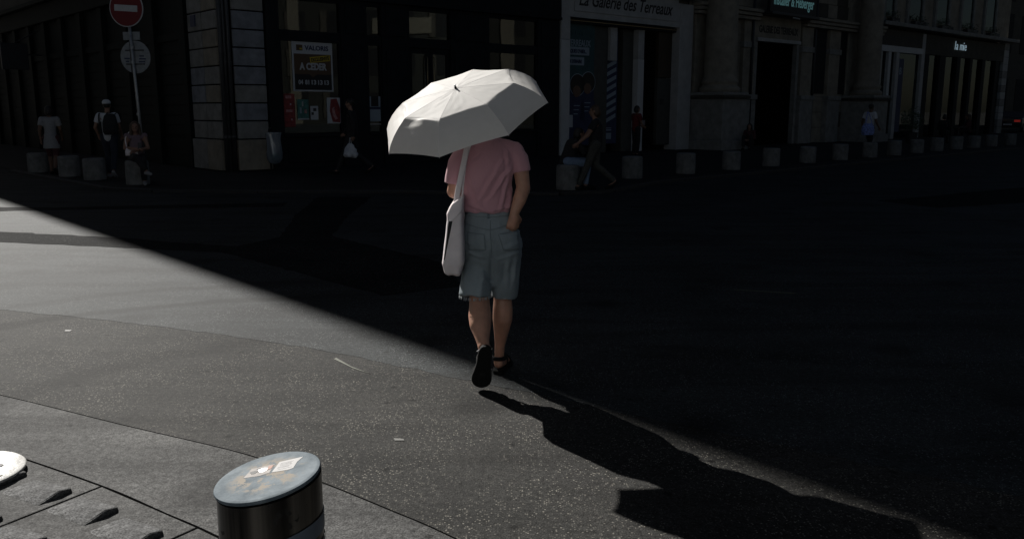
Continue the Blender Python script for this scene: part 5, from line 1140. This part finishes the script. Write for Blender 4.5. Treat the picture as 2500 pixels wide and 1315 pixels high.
def person(label, loc, rz, J, top=('cloth_white', 'short'), bottom=('cloth_navy', 'long'), shoes='rubber', hair=('hair_dark', 'short'), skin='skin_shaded', group=None):
    o = tag(empty('person', loc, rz), label, 'person', group)
    v = 0.013
    b = MB(); f = J['fwd']; head_mb(b, J['hed'], f)
    b.chain([J['nek'] - Vector((0, 0, 0.06)), J['hed'] - Vector((0, 0, 0.03))], [0.055, 0.05])
    b.chain([J['pel'], J['che'], J['nek'] - Vector((0, 0, 0.08))], [0.11, 0.12, 0.07]); b.chain([J['sL'], J['che'], J['sR']], [0.055, 0.09, 0.055]); b.chain([J['hL'], J['hR']], [0.09, 0.09])
    for q in 'LR':
        b.chain([J['s' + q], J['e' + q], J['w' + q]], [0.052, 0.04, 0.028]); b.chain([J['h' + q], J['k' + q]], [0.085, 0.055])
        kk, aa = J['k' + q], J['a' + q]; b.chain([kk, kk.lerp(aa, 0.3), aa], [0.053, 0.055, 0.034]); b.chain([aa - Vector((0, 0, 0.03)), J['t' + q]], [0.038, 0.028])
    me = remesh(b, v, 3)
    hm = MB()
    for q, sg in (('L', 1), ('R', -1)):
        d = (J['w' + q] - J['e' + q]).normalized(); hand(hm, J['w' + q], d, Vector((-sg * -1.0, 0.2, 0)) if abs(d.z) > 0.5 else Vector((0, 0, -1)), sg, curl=0.45)
    fuse(me, hm)
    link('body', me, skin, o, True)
    link('eyes', eyes_mb(J['hed'], f).mesh(), 'hair_dark', o, True)
    # hair
    h = MB(); hc = J['hed'] - f * 0.02 + Vector((0, 0, 0.035)); h.ell(hc, 0.084, 0.098, 0.092)
    if hair[1] == 'long':
        h.chain([hc - f * 0.05, hc - f * 0.085 - Vector((0, 0, 0.16)), hc - f * 0.07 - Vector((0, 0, 0.30))], [0.08, 0.075, 0.05])
        s_ = f.cross(Vector((0, 0, 1)))
        for sg in (-1, 1): h.chain([hc + s_ * sg * 0.06, hc + s_ * sg * 0.085 - Vector((0, 0, 0.15)), hc + s_ * sg * 0.09 - Vector((0, 0, 0.30)) + f * 0.03], [0.045, 0.035, 0.025])
    elif hair[1] == 'bob': h.ell(hc - f * 0.03 - Vector((0, 0, 0.06)), 0.09, 0.085, 0.10)
    elif hair[1] == 'afro': h.ell(hc, 0.115, 0.125, 0.115)
    link('hair', remesh(h, 0.012, 2), hair[0], o, True)
    # top
    t = MB(); g_ = 0.018
    t.chain([J['pel'] + Vector((0, 0, -0.02)), J['che'], J['nek'] - Vector((0, 0, 0.09))], [0.135, 0.135, 0.085]); t.chain([J['sL'], J['che'] + Vector((0, 0, 0.06)), J['sR']], [0.062, 0.11, 0.062])
    if top[1] == 'long':
        for q in 'LR': t.chain([J['s' + q], J['e' + q], J['w' + q]], [0.066, 0.054, 0.04])
    elif top[1] in ('short', 'tunic'):
        for q in 'LR': t.tube([J['s' + q] + (J['s' + q] - J['e' + q]) * 0.08, J['s' + q], J['s' + q].lerp(J['e' + q], 0.62)], [0.05, 0.068, 0.066], 14)
    if top[1] == 'tunic': t.tube([J['pel'] + Vector((0, 0, 0.05)), J['pel'] - Vector((0, 0, 0.28))], [0.15, 0.19], 18)
    me = remesh(t, v, 3); displace(me, lambda p, n: 0.008 * noise.noise((p.x * 11, p.y * 11, p.z * 6)))
    link({'long': 'jacket', 'tunic': 'tunic'}.get(top[1], 'shirt'), me, top[0], o, True)
    # trousers
    t = MB(); t.chain([J['hL'], J['pel'], J['hR']], [0.105, 0.125, 0.105])
    for q in 'LR':
        kk, aa = J['k' + q], J['a' + q]
        t.chain([J['h' + q], kk], [0.102, 0.072])
        if bottom[1] == 'long': t.tube([kk + (J['h' + q] - kk) * 0.1, kk, kk.lerp(aa, 0.5), kk.lerp(aa, 0.97)], [0.07, 0.07, 0.064, 0.058], 14)
    me = remesh(t, v, 3); displace(me, lambda p, n: 0.007 * noise.noise((p.x * 9, p.y * 9, p.z * 7)))
    link('trousers' if bottom[1] == 'long' else 'shorts', me, bottom[0], o, True)
    for q in 'LR':
        t = MB(); aa, tt = J['a' + q], J['t' + q]; d = (tt - aa); d.z = 0 if abs(aa.z - tt.z) < 0.1 else d.z
        t.chain([aa - Vector((0, 0, 0.045)) - d * 0.15, aa - Vector((0, 0, 0.045)) + d * 0.3, tt], [0.042, 0.044, 0.034])
        link('shoe', remesh(t, 0.012, 2), shoes, o, True)
    return o
GZ = 0.052
person('person in a loose pale top walking away at far left', (-11.0, 20.75, GZ), R(14), walk(1.62, 0.16), ('cloth_offwhite', 'tunic'), ('cloth_maroon', 'short'), 'rubber', ('hair_dark', 'bob'), 'skin_dark')
pc = person('person in white shirt and pale cap with dark backpack, seen from behind', (-9.15, 19.75, GZ), R(8), walk(1.74, 0.10, eL=(-0.27, -0.02, 1.13), wL=(-0.25, 0.12, 0.93)), ('cloth_white', 'short'), ('cloth_navy', 'long'), 'cloth_offwhite', ('hair_dark', 'short'))
cp_ = MB(); cp_.ell((0, 0.015, 1.695), 0.092, 0.105, 0.072); cp_.ell((0, 0.13, 1.68), 0.07, 0.07, 0.012)
link('cap', remesh(cp_, 0.011, 2), 'cloth_white', pc, True)
bk = tag(empty('backpack', (-9.15, 19.75, GZ), R(8)), 'dark backpack slung on the back of the person with the cap', 'backpack')
m_ = MB(); m_.elloft([(0.12, -0.24, 0.98, 0.13, 0.07), (0.12, -0.25, 1.05, 0.16, 0.10), (0.12, -0.25, 1.25, 0.155, 0.10), (0.12, -0.23, 1.40, 0.12, 0.07), (0.12, -0.21, 1.45, 0.07, 0.04)], 24, 3)
link('pack_body', remesh(m_, 0.014, 2), 'cloth_black', bk, True)
m_ = MB(); m_.elloft([(0.12, -0.35, 1.02, 0.10, 0.03), (0.12, -0.36, 1.08, 0.12, 0.04), (0.12, -0.35, 1.20, 0.11, 0.03)], 20, 3); m_.build('front_pocket', 'cloth_black', bk, True)
for x in (0.03, 0.2): MB().tube(curve_pts([(x, -0.19, 1.42), (x * 1.2, -0.02, 1.48), (x * 1.2, 0.14, 1.38), (x, 0.15, 1.2), (x, -0.1, 1.05)], 6), 0.02, 8, flat=0.3).build('strap', 'cloth_black', bk, True)
MB().tube(curve_pts([(-0.10, -0.135, 1.0), (-0.15, -0.12, 1.3), (-0.155, -0.02, 1.46), (-0.14, 0.12, 1.3)], 6), 0.018, 8, flat=0.3).build('strap', 'cloth_black', bk, True)
pdd = person('person with long hair and mauve vest sitting on a bollard with crossed arms', (-7.87, 18.20, GZ), R(202), sit(1.66, 0.45, wL=(0.02, 0.27, 0.70), wR=(-0.02, 0.30, 0.74), kR=(0.02, 0.44, 0.58), aR=(-0.16, 0.50, 0.30), tR=(-0.24, 0.66, 0.24)), ('cloth_mauve', 'none'), ('cloth_black', 'long'), 'cloth_offwhite', ('hair_brown', 'long'))
ph = tag(empty('phone', (-7.87, 18.20, GZ), R(202)), 'phone held by the person sitting on the left bollard', 'phone')
MB().box(-0.10, -0.03, 0.355, 0.365, 0.74, 0.87).build('case', 'metal_dark', ph, bevel=0.004); MB().box(-0.095, -0.035, 0.350, 0.355, 0.75, 0.86).build('screen', 'print_paleblue', ph)
hb = tag(empty('handbag', (-7.87, 18.20, GZ), R(202)), 'beige handbag on the lap of the person sitting at the left', 'bag')
m_ = MB(); m_.elloft([(0.10, 0.16, 0.60, 0.12, 0.06), (0.10, 0.16, 0.68, 0.125, 0.065), (0.10, 0.16, 0.76, 0.10, 0.04)], 20, 3); m_.build('pouch', 'canvas', hb, True)
MB().tube(curve_pts([(0.18, 0.16, 0.75), (0.2, 0.12, 0.95), (0.12, 0.04, 1.08)], 6), 0.01, 6).build('strap', 'canvas', hb, True)
person('person in black striding left past the dark shop window', (-3.85, 20.95, GZ), R(88), walk(1.80, 0.36), ('cloth_black', 'long'), ('cloth_black', 'long'), 'rubber', ('hair_dark', 'short'))
cb_ = tag(empty('carrier_bag', (-3.86, 20.75, GZ), R(88)), 'crumpled white carrier bag in the hand of the striding person', 'bag')
m_ = MB(); m_.elloft([(-0.02, 0.0, 0.42, 0.10, 0.15), (-0.02, 0.0, 0.48, 0.12, 0.17), (-0.02, 0.0, 0.62, 0.08, 0.13), (-0.02, 0.0, 0.74, 0.03, 0.05)], 22, 2.4)
me = remesh(m_, 0.014, 1); displace(me, lambda p, n: 0.03 * noise.noise((p.x * 14, p.y * 14, p.z * 14))); link('sack', me, 'cloth_white', cb_, True)
MB().tube(curve_pts([(-0.02, -0.03, 0.72), (-0.02, 0.0, 0.88), (-0.02, 0.03, 0.72)], 6), 0.008, 6).build('bag_handle', 'cloth_white', cb_, True)
person('person in dark jacket and blue jeans sitting on the bollard by the walker', (1.06, 16.95, GZ), R(-78), sit(1.7, 0.45, che=(0, 0.10, 0.82), nek=(0, 0.20, 0.96), hed=(0, 0.27, 1.07), sL=(-0.17, 0.16, 0.92), sR=(0.17, 0.16, 0.92), eL=(-0.2, 0.30, 0.72), eR=(0.2, 0.30, 0.72), wL=(-0.05, 0.45, 0.66), wR=(0.06, 0.45, 0.66)), ('cloth_black', 'long'), ('cloth_denim', 'long'), 'rubber', ('hair_dark', 'bob'))
person('person in black top and patterned trousers walking left, arm reaching out', (1.62, 16.85, GZ), R(86), walk(1.62, 0.34, eR=(0.2, 0.18, 1.12), wR=(0.17, 0.40, 0.98), wL=(-0.2, 0.36, 0.96), eL=(-0.2, 0.16, 1.12)), ('cloth_black', 'short'), ('cloth_pattern', 'long'), 'leather_black', ('hair_brown', 'bob'))
person('person in dark red top standing at the gallery passage', (4.16, 29.2, GZ), R(-60), joints(1.66, wL=(-0.08, 0.28, 1.02), wR=(0.08, 0.28, 1.02), eL=(-0.22, 0.06, 1.10), eR=(0.22, 0.06, 1.10)), ('cloth_red', 'short'), ('cloth_black', 'long'), 'rubber', ('hair_dark', 'bob'))
lf = tag(empty('leaflet', (4.40, 29.33, 1.08), R(-60)), 'white folded sheet in the hands of the person in red', 'paper')
MB().add([(-0.12, 0, 0), (0, 0.04, -0.02), (0, 0.04, 0.15), (-0.12, 0, 0.17), (0.12, 0.0, 0.0), (0.12, 0, 0.17)], [(0, 1, 2, 3), (1, 4, 5, 2)]).build('sheet', 'paper', lf)
person('person in maroon crouching at the foot of the stone doorway', (9.25, 33.85, GZ), R(150), sit(1.66, 0.15, kL=(-0.14, 0.34, 0.52), kR=(0.14, 0.34, 0.50), aL=(-0.12, 0.42, 0.09), aR=(0.12, 0.42, 0.09)), ('cloth_maroon', 'long'), ('cloth_black', 'long'), 'rubber', ('hair_dark', 'long'))
person('person in white top walking right with a blue and white bag', (11.95, 29.15, GZ), R(-62), walk(1.72, 0.22), ('cloth_white', 'short'), ('cloth_black', 'long'), 'rubber', ('hair_dark', 'short'), 'skin_dark')
bb = tag(empty('shoulder_bag', (11.80, 28.92, GZ), R(-62)), 'large blue and white patterned bag at the hip of the white-shirted walker', 'bag')
m_ = MB(); m_.elloft([(0.10, -0.1, 0.70, 0.10, 0.22), (0.10, -0.1, 0.80, 0.13, 0.26), (0.10, -0.1, 0.98, 0.12, 0.24), (0.10, -0.1, 1.08, 0.06, 0.18)], 22, 2.6); link('sack', remesh(m_, 0.015, 2), 'cloth_bluewhite', bb, True)
MB().tube(curve_pts([(0.10, -0.22, 1.06), (0.02, -0.1, 1.3), (-0.05, 0.03, 1.46), (0.05, 0.08, 1.2), (0.1, 0.05, 1.06)], 6), 0.014, 6).build('strap', 'cloth_bluewhite', bb, True)
# cafe terrace
def chair(loc, rz, label):
    o = tag(empty('cafe_chair', loc, rz), label, 'chair', 'dark chairs on the cafe terrace')
    MB().box(-0.21, 0.21, -0.21, 0.21, 0.43, 0.46).build('seat', 'timber_dark', o, bevel=0.01)
    MB().box(-0.21, 0.21, -0.23, -0.20, 0.62, 0.90).build('backrest', 'timber_dark', o, bevel=0.01)
    for (x, y, h) in ((-0.19, 0.19, 0.43), (0.19, 0.19, 0.43), (-0.19, -0.2, 0.9), (0.19, -0.2, 0.9)): MB().tube([(x * 1.05, y * 1.05, 0), (x, y, h)], 0.014, 8).build('leg', 'metal_dark', o, True)
def table(loc, label):
    o = tag(empty('cafe_table', loc), label, 'table', 'round tables on the cafe terrace')
    MB().lathe([(0.34, 0.71), (0.35, 0.72), (0.35, 0.735), (0.34, 0.74)], 28).build('table_top', 'metal_dark', o); MB().tube([(0, 0, 0.03), (0, 0, 0.71)], 0.03, 10).build('stem', 'metal_dark', o, True); MB().lathe([(0.24, 0), (0.23, 0.02), (0.05, 0.04)], 20).build('base', 'metal_dark', o)
chair((19.6, 39.6, GZ), R(-40), 'terrace chair under the person with the pale blue cloth'); chair((21.6, 41.2, GZ), R(70), 'terrace chair under the person in dark red by the cafe')
table((20.6, 40.2, GZ), 'round cafe table between the two seated people')
person('person in dark clothes holding a pale blue cloth at the cafe terrace', (19.6, 39.6, GZ), R(-40), sit(1.7, 0.46), ('cloth_black', 'long'), ('cloth_black', 'long'), 'rubber', ('hair_dark', 'bob'))
pcb = tag(empty('blue_cloth', (19.6, 39.6, GZ), R(-40)), 'small pale blue cloth held up at the cafe terrace', 'cloth')
m_ = MB(); m_.ell((0.0, 0.34, 0.86), 0.10, 0.05, 0.17); me = remesh(m_, 0.015, 1); displace(me, lambda p, n: 0.02 * noise.noise((p.x * 12, p.y * 12, p.z * 12))); link('fold', me, 'cloth_paleblue', pcb, True)
person('person in dark red jacket sitting at the cafe terrace', (21.6, 41.2, GZ), R(70), sit(1.7, 0.46), ('cloth_maroon', 'long'), ('cloth_black', 'long'), 'rubber', ('hair_brown', 'long'))
pt = tag(empty('potted_shrub', (18.3, 39.9, GZ)), 'dark bushy shrub in a tub beside the cafe', 'plant')
MB().lathe([(0.22, 0.0), (0.28, 0.45), (0.30, 0.5), (0.25, 0.5), (0.24, 0.42)], 24).build('tub', 'metal_dark', pt)
MB().tube([(0, 0, 0.4), (0.03, 0.01, 0.8), (0.0, 0.05, 1.2)], [0.03, 0.022, 0.012], 8).build('stem', 'timber_brown', pt, True)
lv = MB()
for q in range(900):
    d = Vector((random.gauss(0, 1), random.gauss(0, 1), random.gauss(0, 1))).normalized() * random.uniform(0.3, 1) ** 0.5
    c = Vector((d.x * 0.5, d.y * 0.5, 1.05 + d.z * 0.55)) * (1 + 0.15 * noise.noise(d * 3)); s = random.uniform(0.03, 0.06)
    u = Vector((random.uniform(-1, 1), random.uniform(-1, 1), random.uniform(-1, 1))).normalized(); w_ = u.orthogonal().normalized()
    lv.add([c - u * s, c + w_ * s * 0.5, c + u * s, c - w_ * s * 0.5], [(0, 1, 2, 3)])
lv.build('foliage', 'leaf', pt)
# a car in the dark side street
ca = tag(empty('parked_car', (34.6, 60.5, 0.01), R(55)), 'black car with red tail lamp in the side street at far right', 'car')
side = [(-2.05, 0.35), (-2.1, 0.75), (-1.95, 0.98), (-1.3, 1.02), (-0.75, 1.42), (0.6, 1.45), (1.25, 1.05), (1.95, 0.92), (2.1, 0.6), (2.05, 0.32)]
bdy = MB().prism(side, -0.85, 0.85).build('body', 'car_paint', ca, bevel=0.06); bdy.rotation_euler = (R(90), 0, 0)
for sg in (-1, 1):
    w = MB().prism([(-1.15, 1.03), (-0.68, 1.36), (0.5, 1.38), (1.05, 1.06)], sg * 0.855, sg * 0.865).build('side_window', 'glass', ca); w.rotation_euler = (R(90), 0, 0)
    for x in (-1.3, 1.3):
        t = MB().lathe([(0.28, -0.1), (0.32, -0.08), (0.32, 0.08), (0.28, 0.1)], 24).build('wheel', 'rubber', ca); t.location = (x, sg * 0.8, 0.32); t.rotation_euler = (R(90), 0, 0)
        t2 = MB().lathe([(0.2, -0.105), (0.19, 0.105)], 18).build('rim', 'metal_grey', t)
    MB().box(-2.13, -2.04, sg * 0.55 - 0.18, sg * 0.55 + 0.18, 0.74, 0.88).build('tail_lamp', 'lamp_red', ca)
    MB().box(2.0, 2.10, sg * 0.6 - 0.15, sg * 0.6 + 0.15, 0.62, 0.74).build('head_lamp', 'glass', ca)
MB().box(-2.14, -2.08, -0.26, 0.26, 0.52, 0.63).build('number_plate', 'sign_white', ca)
